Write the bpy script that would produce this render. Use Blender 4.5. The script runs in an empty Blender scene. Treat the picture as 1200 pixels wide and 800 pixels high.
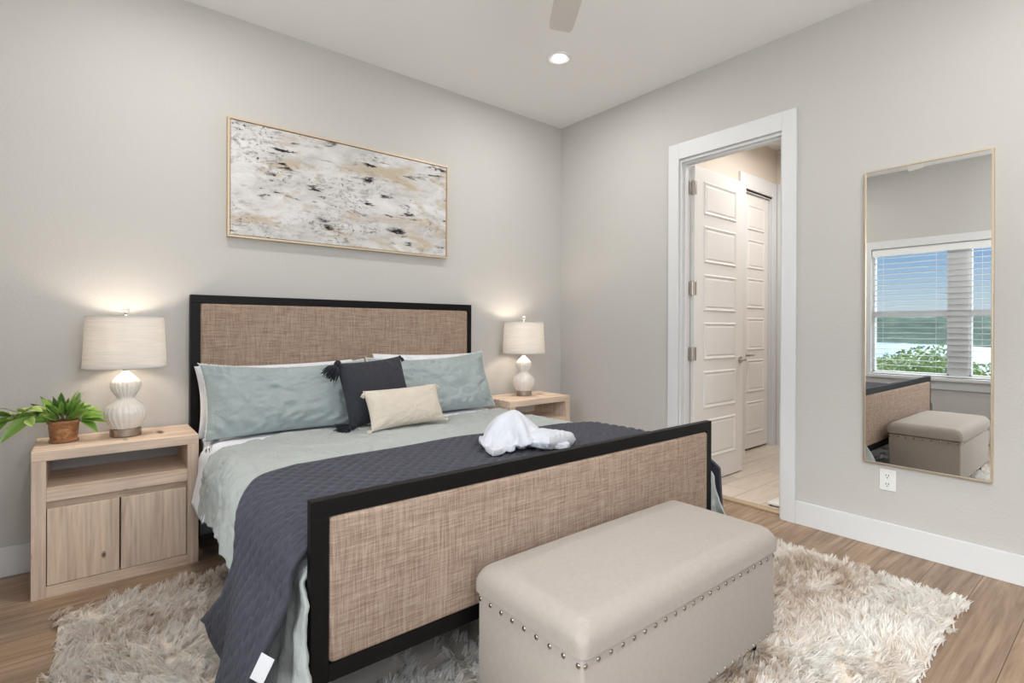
import bpy, bmesh, math, random
import numpy as np
from mathutils import Vector, Matrix
random.seed(7)
rng = np.random.default_rng(11)
C = bpy.context.scene.collection
PI = math.pi

# ------------------------------------------------------------------ camera
cam_d = bpy.data.cameras.new('camera')
cam = bpy.data.objects.new('camera', cam_d)
C.objects.link(cam)
cam_d.sensor_width = 36.0
cam_d.lens = 613.24 / 1200 * 36
cam_d.shift_y = -(400 - 384.94) / 1200
cam_d.clip_start = 0.02
cam_d.clip_end = 3000
CR = Vector((0.77485486, -0.63212629, 0.0040367))
CU = Vector((-0.00243174, 0.00340504, 0.99999125))
CF = Vector((0.6321345, 0.7748579, -0.00110124))
mw = Matrix((CR, CU, -CF)).transposed().to_4x4()
mw.translation = Vector((-3.41875, -3.48040, 1.19990))
cam.matrix_world = mw
bpy.context.scene.camera = cam

# ------------------------------------------------------------------ colour management, sky, daylight
sc = bpy.context.scene
sc.view_settings.view_transform = 'Standard'
sc.view_settings.look = 'None'
sc.view_settings.exposure = -0.27
sc.view_settings.gamma = 1.0
sc.view_settings.use_curve_mapping = False

world = bpy.data.worlds.new('sky')
sc.world = world
world.use_nodes = True
wn = world.node_tree.nodes
wl = world.node_tree.links
wn.clear()
w_out = wn.new('ShaderNodeOutputWorld')
w_bg = wn.new('ShaderNodeBackground')
w_tc = wn.new('ShaderNodeTexCoord')
w_sep = wn.new('ShaderNodeSeparateXYZ')
w_cr = wn.new('ShaderNodeValToRGB')
wl.new(w_tc.outputs['Generated'], w_sep.inputs[0])
wl.new(w_sep.outputs['Z'], w_cr.inputs[0])
wl.new(w_cr.outputs[0], w_bg.inputs[0])
wl.new(w_bg.outputs[0], w_out.inputs[0])
el = w_cr.color_ramp.elements
el[0].position = 0.0; el[0].color = (1.0, 1.05, 1.1, 1)
el[1].position = 0.16; el[1].color = (0.11, 0.43, 1.0, 1)
e = el.new(0.05); e.color = (0.72, 0.92, 1.1, 1)
e = el.new(0.6); e.color = (0.10, 0.33, 0.8, 1)
w_bg.inputs[1].default_value = 1.0


def sun(name, rot, energy, angle, color):
    d = bpy.data.lights.new(name, 'SUN')
    d.energy = energy; d.angle = angle; d.color = color
    o = bpy.data.objects.new(name, d); C.objects.link(o)
    o.rotation_euler = rot
    return o


def area(name, loc, target, sx, sy, energy, color):
    d = bpy.data.lights.new(name, 'AREA')
    d.shape = 'RECTANGLE'; d.size = sx; d.size_y = sy
    d.energy = energy; d.color = color
    o = bpy.data.objects.new(name, d); C.objects.link(o)
    o.location = loc
    o.rotation_euler = (Vector(target) - Vector(loc)).to_track_quat('-Z', 'Y').to_euler()
    return o


# soft daylight through the twin lake window, plus fill areas added out of view
sun('daylight_sun', Vector((1, 0.27, -0.80)).to_track_quat('-Z', 'Y').to_euler(), 14.0, math.radians(50), (1.0, 0.985, 0.965))
area('added_rear_fill', (-2.9, -4.72, 1.5), (-2.9, 0, 0.9), 1.9, 1.7, 32, (0.98, 0.985, 1.0))  # fill area added behind the camera, outside an invented rear window
area('added_side_fill', (-4.25, -3.72, 1.45), (0, -3.72, 1.3), 0.9, 1.5, 22, (0.95, 0.98, 1.0))  # fill area added out of view, outside an invented side window
area('added_bounce_fill', (-2.7, -4.05, 1.75), (-2.1, -2.6, 3.05), 1.4, 0.7, 38, (1.0, 0.99, 0.975))  # upward fill added behind the camera to brighten the ceiling
area('bathroom_ceiling_lamp', (1.2, -1.9, 2.95), (1.2, -1.9, 0), 0.9, 0.9, 34, (1.0, 0.965, 0.935))


def down_light(name, x, y, energy):
    d = bpy.data.lights.new(name, 'AREA')
    d.shape = 'DISK'; d.size = 0.10; d.energy = energy; d.color = (1.0, 0.97, 0.93)
    o = bpy.data.objects.new(name, d); C.objects.link(o)
    o.location = (x, y, 3.028)
    return o


for dx, dy in ((-0.905, -0.90), (-3.05, -0.90), (-0.905, -3.5), (-3.05, -3.5)):  # only the far-corner light is seen; the other three are added
    down_light('seen_and_added_down_beam', dx, dy, 15)


# ------------------------------------------------------------------ materials
def lin(r, g, b):
    f = lambda c: (c / 255 / 12.92) if c <= 10.31 else ((c / 255 + 0.055) / 1.055) ** 2.4
    return (f(r), f(g), f(b), 1.0)


def sc_col(c, k):
    return (c[0] * k, c[1] * k, c[2] * k, 1.0)


class Mat:
    def __init__(self, name, color=(0.5, 0.5, 0.5, 1), rough=0.6, metal=0.0, spec=0.5):
        self.m = bpy.data.materials.new(name)
        self.m.use_nodes = True
        self.n = self.m.node_tree.nodes; self.l = self.m.node_tree.links
        self.b = self.n['Principled BSDF']
        self.out = self.n['Material Output']
        self.b.inputs['Base Color'].default_value = color
        self.b.inputs['Roughness'].default_value = rough
        self.b.inputs['Metallic'].default_value = metal
        self.b.inputs['Specular IOR Level'].default_value = spec

    def node(self, t, **kw):
        n = self.n.new(t)
        for k, v in kw.items():
            if hasattr(n, k):
                setattr(n, k, v)
            else:
                n.inputs[k].default_value = v
        return n

    def coords(self, scale=(1, 1, 1), rot=(0, 0, 0), loc=(0, 0, 0), kind='Object'):
        tc = self.n.new('ShaderNodeTexCoord'); mp = self.n.new('ShaderNodeMapping')
        mp.inputs['Scale'].default_value = scale; mp.inputs['Rotation'].default_value = rot
        mp.inputs['Location'].default_value = loc
        self.l.new(tc.outputs[kind], mp.inputs[0])
        return mp.outputs[0]

    def noise(self, vec, scale=5, detail=4, rough=0.55, dist=0.0):
        n = self.n.new('ShaderNodeTexNoise')
        n.inputs['Scale'].default_value = scale; n.inputs['Detail'].default_value = detail
        n.inputs['Roughness'].default_value = rough; n.inputs['Distortion'].default_value = dist
        self.l.new(vec, n.inputs['Vector'])
        return n.outputs['Fac']

    def ramp(self, fac, stops):
        r = self.n.new('ShaderNodeValToRGB')
        els = r.color_ramp.elements
        while len(els) < len(stops):
            els.new(0.5)
        for e_, (p, c) in zip(els, stops):
            e_.position = p; e_.color = c
        self.l.new(fac, r.inputs[0])
        return r.outputs[0]

    def mix(self, fac, a, b, blend='MIX'):
        m = self.n.new('ShaderNodeMix'); m.data_type = 'RGBA'; m.blend_type = blend
        for v, i in ((fac, 0), (a, 6), (b, 7)):
            if hasattr(v, 'is_linked') or isinstance(v, bpy.types.NodeSocket):
                self.l.new(v, m.inputs[i])
            else:
                m.inputs[i].default_value = v
        return m.outputs[2]

    def math(self, op, a, b=0.0):
        m = self.n.new('ShaderNodeMath'); m.operation = op
        for v, i in ((a, 0), (b, 1)):
            if isinstance(v, bpy.types.NodeSocket):
                self.l.new(v, m.inputs[i])
            else:
                m.inputs[i].default_value = v
        return m.outputs[0]

    def color(self, sock):
        self.l.new(sock, self.b.inputs['Base Color'])

    def bump(self, h, strength=0.3, dist=0.01):
        b = self.n.new('ShaderNodeBump')
        b.inputs['Strength'].default_value = strength; b.inputs['Distance'].default_value = dist
        self.l.new(h, b.inputs['Height'])
        self.l.new(b.outputs[0], self.b.inputs['Normal'])


def paint(name, col, bump=0.25, scale=120, rough=0.75):
    M = Mat(name, col, rough, spec=0.25)
    v = M.coords()
    if bump > 0.05:
        M.bump(M.noise(v, scale, 3, 0.5), bump, 0.004)
    return M.m


WALL = paint('greige wall paint', lin(195, 192.5, 189), 0.32, 75)
CEIL = paint('ceiling paint', lin(240, 239, 238), 0.15, 90)
TRIM = paint('white trim paint', lin(218, 219, 220), 0.02, 20, 0.4)
BWALL = paint('bathroom wall paint', lin(216, 206, 194), 0.15, 70)
DOORW = paint('door paint', lin(228, 226, 223), 0.02, 20, 0.4)
PLASTIC = Mat('white plastic', lin(232, 232, 230), 0.35).m
BLIND = Mat('white blind slat', lin(235, 236, 236), 0.5).m
DARKSLOT = Mat('dark slot', lin(40, 38, 36), 0.6).m
BLACKWOOD = Mat('black stained wood', lin(13, 11, 11), 0.5, spec=0.2)
_v = BLACKWOOD.coords((3, 60, 60)); BLACKWOOD.bump(BLACKWOOD.noise(_v, 3, 4), 0.08, 0.002)
BLACKWOOD = BLACKWOOD.m
NICKEL = Mat('brushed nickel', lin(178, 168, 158), 0.32, 1.0).m
CHROME = Mat('satin nickel hardware', lin(190, 184, 178), 0.3, 1.0).m
GOLD = Mat('thin gold frame', lin(214, 196, 170), 0.35, 0.85).m
PALEGOLD = Mat('pale wood gold frame', lin(204, 184, 158), 0.45, 0.3).m
MIRROR = Mat('mirror glass', (0.86, 0.87, 0.86, 1), 0.0, 1.0).m
NAIL = Mat('nickel nail head', lin(176, 168, 158), 0.22, 1.0).m
FANMAT = Mat('fan blade', lin(206, 200, 195), 0.45).m
FANWHITE = Mat('fan body', lin(222, 220, 217), 0.4).m
LABELW = Mat('white care label', lin(226, 226, 228), 0.7).m


def clear_glass(name, tint=(0.96, 0.98, 0.98, 1), gloss=0.06):
    M = Mat(name)
    t = M.node('ShaderNodeBsdfTransparent'); t.inputs[0].default_value = tint
    g = M.node('ShaderNodeBsdfGlossy'); g.inputs['Roughness'].default_value = 0.02
    mx = M.node('ShaderNodeMixShader'); mx.inputs[0].default_value = gloss
    M.l.new(t.outputs[0], mx.inputs[1]); M.l.new(g.outputs[0], mx.inputs[2])
    M.l.new(mx.outputs[0], M.out.inputs[0])
    return M.m


PANE = clear_glass('window glass')
M = Mat('crystal', (0.95, 0.95, 0.95, 1), 0.03)
M.b.inputs['Transmission Weight'].default_value = 1.0; M.b.inputs['IOR'].default_value = 1.5
CRYSTAL = M.m

M = Mat('lamp diffuser', (1, 1, 1, 1), 0.5)
M.b.inputs['Emission Color'].default_value = (1.0, 0.97, 0.92, 1)
M.b.inputs['Emission Strength'].default_value = 6.0
GLOW = M.m


def wood(name, dark, mid, light, axis, loc=(0, 0, 0), knots=True, rough=0.6, scale=1.0):
    """straight grained pale wood; axis = grain direction"""
    M = Mat(name, mid, rough, spec=0.25)
    s = [11 * scale] * 3; s[axis] = 0.75 * scale
    v = M.coords(tuple(s), loc=loc)
    n1 = M.noise(v, 1.6, 7, 0.6, 1.3)
    s2 = [70 * scale] * 3; s2[axis] = 2.2 * scale
    v2 = M.coords(tuple(s2), loc=loc)
    n2 = M.noise(v2, 1.0, 5, 0.6, 0.2)
    col = M.ramp(n1, [(0.30, sc_col(dark, 0.92)), (0.44, mid), (0.56, light), (0.66, sc_col(mid, 0.94)), (0.8, light)])
    col = M.mix(0.55, col, M.ramp(n2, [(0.3, sc_col(mid, 0.72)), (0.62, sc_col(light, 1.04))]))
    # grey weathered drift
    v4 = M.coords((3, 3, 3) if axis != 2 else (4, 4, 1.0), loc=loc)
    n4 = M.noise(v4, 1.1, 2)
    col = M.mix(M.ramp(n4, [(0.5, (0, 0, 0, 1)), (0.72, (0.3, 0.3, 0.3, 1))]), col, lin(160, 150, 143))
    if knots:
        s3 = [7.0, 1.2, 7.0]; s3[axis] = 4.0
        v3 = M.coords(tuple(s3), loc=(loc[0] + 0.37, loc[1] + 0.11, loc[2] + 0.23))
        vo = M.node('ShaderNodeTexVoronoi'); vo.inputs['Scale'].default_value = 1.25
        M.l.new(v3, vo.inputs['Vector'])
        k = M.ramp(vo.outputs['Distance'], [(0.045, (1, 1, 1, 1)), (0.11, (0, 0, 0, 1))])
        col = M.mix(k, col, sc_col(dark, 0.35))
    M.color(col)
    M.bump(n2, 0.12, 0.003)
    return M.m


_d, _m, _l = lin(178, 146, 122), lin(218, 190, 166), lin(236, 214, 194)
WOOD_X = wood('whitewashed pine grain across', _d, _m, _l, 0)
WOOD_Z = wood('whitewashed pine grain upright', _d, _m, _l, 2)
WOOD_DOOR_A = wood('whitewashed pine cabinet face', lin(166, 132, 106), lin(216, 188, 164), lin(236, 214, 192), 2, (0.3, 0.2, 0.1))
WOOD_DOOR_B = wood('whitewashed pine cabinet face grey', lin(160, 134, 114), lin(208, 184, 162), lin(232, 212, 192), 2, (1.7, 0.9, 2.3))


def linen(name, base, dark, light, scale=1.0, rough=0.9, slub=True, plane='XZ', bump=0.5, mixf=0.5):
    """woven cloth with slubby crossing threads"""
    M = Mat(name, base, rough, spec=0.12)
    ax = {'XZ': (0, 2), 'XY': (0, 1), 'YZ': (1, 2)}[plane]
    s1 = [1.0 * scale] * 3; s2 = [1.0 * scale] * 3
    s1[ax[0]] = 9 * scale; s1[ax[1]] = 240 * scale
    s2[ax[0]] = 240 * scale; s2[ax[1]] = 9 * scale
    a = M.noise(M.coords(tuple(s1)), 1.0, 3, 0.6)
    b = M.noise(M.coords(tuple(s2)), 1.0, 3, 0.6)
    h = M.math('ADD', a, b)
    col = M.ramp(M.math('MULTIPLY', h, 0.5), [(0.36, dark), (0.5, base), (0.64, light)])
    if slub:
        c = M.noise(M.coords(tuple(x * 0.28 for x in s1)), 1.0, 2)
        d = M.noise(M.coords(tuple(x * 0.28 for x in s2)), 1.0, 2)
        col = M.mix(M.ramp(c, [(0.52, (0, 0, 0, 1)), (0.72, (mixf,) * 3 + (1,))]), col, dark)
        col = M.mix(M.ramp(d, [(0.52, (0, 0, 0, 1)), (0.72, (mixf,) * 3 + (1,))]), col, light)
    M.color(col)
    M.bump(h, bump, 0.002)
    return M.m


LINEN = linen('tan slub linen', lin(156, 135, 119), lin(126, 104, 89), lin(182, 162, 145), 1.6, mixf=0.4)
BENCHCLOTH = None
SHADE_CLOTH = None


def cloth(name, col, var=0.06, scale=6, rough=0.9, bump=0.3, bscale=260, crinkle=0.0):
    M = Mat(name, col, rough, spec=0.1)
    v = M.coords()
    n = M.noise(v, scale, 3)
    M.color(M.ramp(n, [(0.3, sc_col(col, 1 - var)), (0.7, sc_col(col, 1 + var))]))
    f = M.noise(v, bscale, 2)
    if crinkle:
        c1 = M.noise(M.coords((9, 9, 9)), 1.0, 5, 0.6, 1.6)
        c2 = M.math('ABSOLUTE', M.math('SUBTRACT', c1, 0.5))
        f = M.math('ADD', M.math('MULTIPLY', f, 0.04), M.math('MULTIPLY', c2, crinkle))
        M.bump(f, 0.35, 0.02)
    else:
        M.bump(f, bump, 0.002)
    M.b.inputs['Sheen Weight'].default_value = 0.08
    return M.m


BENCHCLOTH = cloth('greige bench linen', lin(166, 157, 149), 0.03, 60, 0.9, 0.5, 330)
SAGE = cloth('sage washed linen', lin(160, 170, 170), 0.05, crinkle=1.7)
SAGE_D = cloth('pale sage duvet linen', lin(166, 171, 168), 0.04, crinkle=1.3)
FRINGE = cloth('frayed sage edge', lin(206, 212, 206), 0.08, 40)
WHITE = cloth('white cotton', lin(228, 230, 236), 0.02)
TERRY = cloth('white terry cloth', lin(200, 202, 209), 0.02, 10, 0.95, 0.9, 180)
CREAM = cloth('cream slub cotton', lin(202, 192, 178), 0.04, 10)
QUILT = cloth('charcoal blue quilt cotton', lin(68, 68, 77), 0.14, 50, 0.85, 0.5, 300)
QUILT_BACK = cloth('dark quilt lining', lin(52, 50, 60), 0.05)
KNIT = cloth('charcoal knit', lin(56, 57, 63), 0.12, 90, 0.9, 0.8, 120)
TASSEL = cloth('dark tassel yarn', lin(44, 45, 52), 0.15, 60)

M = Mat('lamp shade linen', lin(232, 229, 225), 0.9, spec=0.05)
v = M.coords((6, 6, 160))
n = M.noise(v, 1.2, 3)
c_ = M.ramp(n, [(0.3, lin(224, 220, 215)), (0.7, lin(238, 235, 231))])
M.color(c_)
tr = M.node('ShaderNodeBsdfTranslucent'); M.l.new(c_, tr.inputs[0])
mx = M.node('ShaderNodeMixShader'); mx.inputs[0].default_value = 0.30
M.l.new(M.b.outputs[0], mx.inputs[1]); M.l.new(tr.outputs[0], mx.inputs[2]); M.l.new(mx.outputs[0], M.out.inputs[0])
SHADE = M.m
CERAMIC = Mat('white glazed ceramic', lin(232, 228, 222), 0.18, spec=0.6).m

M = Mat('fired clay', lin(160, 112, 76), 0.45, spec=0.4)
v = M.coords((14, 14, 20)); n = M.noise(v, 1.2, 4, 0.6, 2.0)
M.color(M.ramp(n, [(0.3, lin(120, 78, 48)), (0.5, lin(160, 112, 74)), (0.7, lin(190, 146, 104))]))
CLAY = M.m
SOIL = cloth('potting soil', lin(70, 52, 40), 0.3, 60, 0.95, 1.0, 90)
M = Mat('hoya leaf', lin(110, 150, 60), 0.35, spec=0.5)
at = M.node('ShaderNodeAttribute'); at.attribute_name = 'tone'
M.color(M.ramp(at.outputs['Fac'], [(0.0, lin(62, 98, 40)), (0.45, lin(122, 160, 66)), (0.75, lin(176, 198, 108)), (1.0, lin(226, 230, 196))]))
LEAF = M.m
STEM = Mat('plant stem', lin(120, 116, 80), 0.6).m


# floor planks along X
def planks(name, w, l, cols, gap_col, streak=1.0, rough=0.45, mortar=0.0016, axis='X'):
    M = Mat(name, cols[1], rough, spec=0.35)
    rot = (0, 0, 0) if axis == 'X' else (0, 0, PI / 2)
    v = M.coords((1, 1, 1), rot=rot)
    br = M.node('ShaderNodeTexBrick'); br.offset = 0.37; br.offset_frequency = 2
    br.inputs['Scale'].default_value = 1.0
    br.inputs['Brick Width'].default_value = l; br.inputs['Row Height'].default_value = w
    br.inputs['Mortar Size'].default_value = mortar; br.inputs['Mortar Smooth'].default_value = 0.3
    br.inputs['Color1'].default_value = (0.1, 0.1, 0.1, 1); br.inputs['Color2'].default_value = (0.9, 0.9, 0.9, 1)
    br.inputs['Mortar'].default_value = (0.5, 0.5, 0.5, 1)
    M.l.new(v, br.inputs['Vector'])
    # random offset of the grain per plank
    sep = M.node('ShaderNodeSeparateColor'); M.l.new(br.outputs['Color'], sep.inputs[0])
    add = M.node('ShaderNodeVectorMath'); add.operation = 'ADD'
    com = M.node('ShaderNodeCombineXYZ')
    M.l.new(M.math('MULTIPLY', sep.outputs[0], 7.0), com.inputs[0])
    M.l.new(M.math('MULTIPLY', sep.outputs[0], 3.0), com.inputs[1])
    M.l.new(v, add.inputs[0]); M.l.new(com.outputs[0], add.inputs[1])
    mp = M.node('ShaderNodeMapping'); mp.inputs['Scale'].default_value = (0.9, 9, 1)
    M.l.new(add.outputs[0], mp.inputs[0])
    n1 = M.noise(mp.outputs[0], 1.5, 8, 0.62, 1.2)
    mp2 = M.node('ShaderNodeMapping'); mp2.inputs['Scale'].default_value = (2.5, 60, 1)
    M.l.new(add.outputs[0], mp2.inputs[0])
    n2 = M.noise(mp2.outputs[0], 1.0, 4, 0.6)
    col = M.ramp(n1, [(0.25, cols[0]), (0.48, cols[1]), (0.72, cols[2])])
    col = M.mix(0.35 * streak, col, M.ramp(n2, [(0.3, cols[0]), (0.7, cols[2])]))
    tone = M.ramp(sep.outputs[0], [(0.1, (0.86, 0.86, 0.88, 1)), (0.9, (1.08, 1.05, 1.0, 1))])
    col = M.mix(1.0, col, tone, 'MULTIPLY')
    col = M.mix(br.outputs['Fac'], col, gap_col)
    M.color(col)
    h = M.math('SUBTRACT', M.math('MULTIPLY', n2, 0.15), br.outputs['Fac'])
    M.bump(h, 0.25, 0.002)
    return M.m


FLOOR = planks('oak laminate planks', 0.185, 1.25, (lin(98, 78, 62), lin(148, 124, 104), lin(190, 166, 142)), lin(84, 66, 52))
TILE = planks('wood look floor tile', 0.2, 0.62, (lin(190, 178, 166), lin(206, 196, 184), lin(220, 211, 200)), lin(158, 146, 134), 0.5, 0.35, 0.003, 'X')
OAKSTRIP = wood('oak threshold', lin(140, 118, 92), lin(172, 150, 122), lin(194, 172, 144), 1, knots=False)


# ------------------------------------------------------------------ object helpers
def wloc(o):
    v = Vector((0, 0, 0))
    while o is not None:
        v += o.location; o = o.parent
    return v


class MB:
    """collects shapes (world coordinates) and builds ONE mesh object"""
    def __init__(self):
        self.v = []; self.f = []; self.n = 0; self.mi = []

    def add(self, verts, faces, mi=0):
        verts = np.asarray(verts, float)
        self.v.append(verts)
        for f in faces:
            self.f.append(tuple(int(i) + self.n for i in f)); self.mi.append(mi)
        self.n += len(verts)
        return self

    def box(self, x0, x1, y0, y1, z0, z1, bevel=0.0, seg=2, mi=0, mat=None):
        bm = bmesh.new()
        bmesh.ops.create_cube(bm, size=1.0)
        for v in bm.verts:
            v.co = Vector(((x0 + x1) / 2 + v.co.x * abs(x1 - x0), (y0 + y1) / 2 + v.co.y * abs(y1 - y0), (z0 + z1) / 2 + v.co.z * abs(z1 - z0)))
        if bevel > 0:
            bmesh.ops.bevel(bm, geom=bm.edges[:], offset=bevel, segments=seg, profile=0.5, affect='EDGES')
        return self.bm(bm, mi, mat)

    def bm(self, bm, mi=0, mat=None):
        bm.verts.index_update()
        vs = [(mat @ v.co if mat else v.co.copy()) for v in bm.verts]
        fs = [[v.index for v in f.verts] for f in bm.faces]
        bm.free()
        return self.add([tuple(v) for v in vs], fs, mi)

    def lathe(self, cx, cy, prof, seg=32, mi=0, rfun=None, cap=True):
        vs = []; fs = []
        for k, (r, z) in enumerate(prof):
            for i in range(seg):
                a = 2 * PI * i / seg
                rr = rfun(r, a, k, z) if rfun else r
                vs.append((cx + rr * math.cos(a), cy + rr * math.sin(a), z))
        for k in range(len(prof) - 1):
            for i in range(seg):
                j = (i + 1) % seg
                fs.append((k * seg + i, k * seg + j, (k + 1) * seg + j, (k + 1) * seg + i))
        if cap:
            fs.append(tuple(range(seg - 1, -1, -1)))
            fs.append(tuple((len(prof) - 1) * seg + i for i in range(seg)))
        return self.add(vs, fs, mi)

    def tube(self, pts, rad, seg=8, mi=0):
        pts = [Vector(p) for p in pts]
        if not hasattr(rad, '__len__'):
            rad = [rad] * len(pts)
        vs = []; fs = []
        up = Vector((0.13, 0.27, 0.95)).normalized()
        for k, p in enumerate(pts):
            t = (pts[min(k + 1, len(pts) - 1)] - pts[max(k - 1, 0)]).normalized()
            a = t.cross(up)
            if a.length < 1e-3:
                a = t.cross(Vector((1, 0, 0)))
            a.normalize(); b = t.cross(a)
            for i in range(seg):
                an = 2 * PI * i / seg
                vs.append(tuple(p + rad[k] * (math.cos(an) * a + math.sin(an) * b)))
        for k in range(len(pts) - 1):
            for i in range(seg):
                j = (i + 1) % seg
                fs.append((k * seg + i, k * seg + j, (k + 1) * seg + j, (k + 1) * seg + i))
        fs.append(tuple(range(seg - 1, -1, -1)))
        fs.append(tuple((len(pts) - 1) * seg + i for i in range(seg)))
        return self.add(vs, fs, mi)

    def sphere(self, c, r, sub=2, scale=(1, 1, 1), mi=0):
        bm = bmesh.new()
        bmesh.ops.create_icosphere(bm, subdivisions=sub, radius=r)
        m = Matrix.Translation(c) @ Matrix.Diagonal((*scale, 1))
        return self.bm(bm, mi, m)

    def grid(self, P, mi=0, flip=False):
        """P: (n, m, 3) array"""
        n, m = P.shape[:2]
        fs = []
        for i in range(n - 1):
            for j in range(m - 1):
                q = (i * m + j, i * m + j + 1, (i + 1) * m + j + 1, (i + 1) * m + j)
                fs.append(q[::-1] if flip else q)
        return self.add(P.reshape(-1, 3), fs, mi)

    def build(self, name, mat, parent=None, smooth=False, loc=None, angle=None):
        V = np.concatenate(self.v) if self.v else np.zeros((0, 3))
        origin = wloc(parent) if parent is not None else Vector(loc if loc is not None else (0, 0, 0))
        V = V - np.array(origin)
        me = bpy.data.meshes.new(name)
        me.from_pydata(V.tolist(), [], self.f)
        mats = mat if isinstance(mat, (list, tuple)) else [mat]
        for m_ in mats:
            me.materials.append(m_)
        if len(mats) > 1:
            me.polygons.foreach_set('material_index', self.mi)
        if smooth:
            me.polygons.foreach_set('use_smooth', [True] * len(me.polygons))
            if angle:
                me.set_sharp_from_angle(angle=math.radians(angle))
        me.update()
        o = bpy.data.objects.new(name, me)
        C.objects.link(o)
        if parent is not None:
            o.parent = parent
        else:
            o.location = origin
        return o


def tag(o, label=None, cat=None, group=None, kind=None):
    if label: o['label'] = label
    if cat: o['category'] = cat
    if group: o['group'] = group
    if kind: o['kind'] = kind
    return o


def thing(name, label, cat, loc=(0, 0, 0), group=None):
    o = bpy.data.objects.new(name, None)
    o.empty_display_size = 0.05
    C.objects.link(o); o.location = loc
    return tag(o, label, cat, group)


def struct(o):
    o['kind'] = 'structure'
    return o


def copy_tree(o, loc=None, parent=None):
    c = o.copy(); C.objects.link(c)
    if parent is not None:
        c.parent = parent
    if loc is not None:
        c.location = loc
    for ch in [x for x in bpy.data.objects if x.parent == o]:
        copy_tree(ch, None, c)
    return c


# smooth lattice noise for cloth
_T = rng.random((8, 64, 64))


def vn(x, y, seed=0):
    t = _T[seed % 8]
    x = np.asarray(x, float) + seed * 7.31; y = np.asarray(y, float) + seed * 3.17
    xi = np.floor(x).astype(int); yi = np.floor(y).astype(int)
    fx = x - xi; fy = y - yi
    fx = fx * fx * (3 - 2 * fx); fy = fy * fy * (3 - 2 * fy)
    g = lambda a, b: t[a % 64, b % 64]
    return (g(xi, yi) * (1 - fx) * (1 - fy) + g(xi + 1, yi) * fx * (1 - fy) + g(xi, yi + 1) * (1 - fx) * fy + g(xi + 1, yi + 1) * fx * fy) * 2 - 1


def fbm(x, y, seed=0, oct=4):
    s = 0; a = 1.0
    for k in range(oct):
        s = s + a * vn(np.asarray(x) * 2 ** k, np.asarray(y) * 2 ** k, seed + k); a *= 0.5
    return s


def ridge(x, y, seed=0, oct=3):
    s = 0; a = 1.0
    for k in range(oct):
        s = s + a * (1 - 2 * np.abs(vn(np.asarray(x) * 2 ** k, np.asarray(y) * 2 ** k, seed + k))); a *= 0.5
    return s


def smooth01(x):
    x = np.clip(x, 0, 1)
    return x * x * (3 - 2 * x)


# ------------------------------------------------------------------ room shell
H = 3.05
XL, YR = -4.0, -4.5            # left wall, rear wall

struct(MB().box(XL - 0.15, 0.06, YR - 0.15, 0.12, -0.12, 0.0).build('floor', FLOOR))
struct(MB().box(XL - 0.15, 2.6, YR - 0.15, 0.12, H, H + 0.2).build('ceiling', CEIL))
struct(MB().box(XL - 0.15, 0.0, 0.0, 0.12, 0, H).build('wall_back', WALL))
# right wall with the doorway
DY0, DY1, DZ = -1.255, -1.995, 2.4515
struct(MB().box(0, 0.12, DY0, 0.12, 0, H).box(0, 0.12, YR - 0.15, DY1, 0, H).box(0, 0.12, DY1, DY0, DZ, H).build('wall_right', WALL))
# left wall: twin window and an unseen second one added for fill light
W1 = (-2.945, -1.32, 0.67, 2.16)
W2 = (-4.15, -3.3, 0.67, 2.16)
lw = MB()
lw.box(XL - 0.15, XL, W1[1], 0.12, 0, H).box(XL - 0.15, XL, W1[0], W1[1], 0, W1[2]).box(XL - 0.15, XL, W1[0], W1[1], W1[3], H)
lw.box(XL - 0.15, XL, W2[1], W1[0], 0, H).box(XL - 0.15, XL, W2[0], W2[1], 0, W2[2]).box(XL - 0.15, XL, W2[0], W2[1], W2[3], H)
lw.box(XL - 0.15, XL, YR - 0.15, W2[0], 0, H)
struct(lw.build('wall_left', WALL))
# rear wall with an unseen wide window added behind the camera for fill light
W3 = (-3.9, -1.9, 0.65, 2.35)
fw = MB()
fw.box(XL, W3[0], YR - 0.15, YR, 0, H).box(W3[1], 0, YR - 0.15, YR, 0, H)
fw.box(W3[0], W3[1], YR - 0.15, YR, 0, W3[2]).box(W3[0], W3[1], YR - 0.15, YR, W3[3], H)
struct(fw.build('wall_front', WALL))

# baseboards
BH = 0.141
struct(MB().box(XL, 0, -0.016, 0, 0, BH, 0.003).build('baseboard_back', TRIM))
struct(MB().box(-0.016, 0, YR, -2.082, 0, BH, 0.003).build('baseboard_right', TRIM))
struct(MB().box(-0.016, 0, -1.168, -0.016, 0, BH, 0.003).build('baseboard_right_corner', TRIM))
struct(MB().box(XL, XL + 0.016, YR, -0.016, 0, BH, 0.003).build('baseboard_left', TRIM))
struct(MB().box(XL + 0.016, -0.016, YR, YR + 0.016, 0, BH, 0.003).build('baseboard_front', TRIM))

# door casing and jamb
tr_ = MB()
tr_.box(-0.020, 0, -1.255, -1.168, 0, 2.57, 0.003).box(-0.020, 0, -2.082, -1.995, 0, 2.57, 0.003).box(-0.020, 0, -1.995, -1.255, 2.452, 2.57, 0.003)
tr_.box(0, 0.12, -1.268, -1.255, 0, 2.45).box(0, 0.12, -1.995, -1.982, 0, 2.45).box(0.001, 0.12, -1.982, -1.268, 2.432, 2.4505)
tr_.box(0.035, 0.075, -1.280, -1.268, 0, 2.435, 0.002).box(0.035, 0.075, -1.982, -1.970, 0, 2.435, 0.002).box(0.035, 0.075, -1.97, -1.28, 2.420, 2.433, 0.002)
struct(tr_.build('trim_1', TRIM))
struct(MB().box(0.055, 0.125, -1.982, -1.268, 0.0, 0.014, 0.004).build('trim_2', OAKSTRIP))

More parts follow.
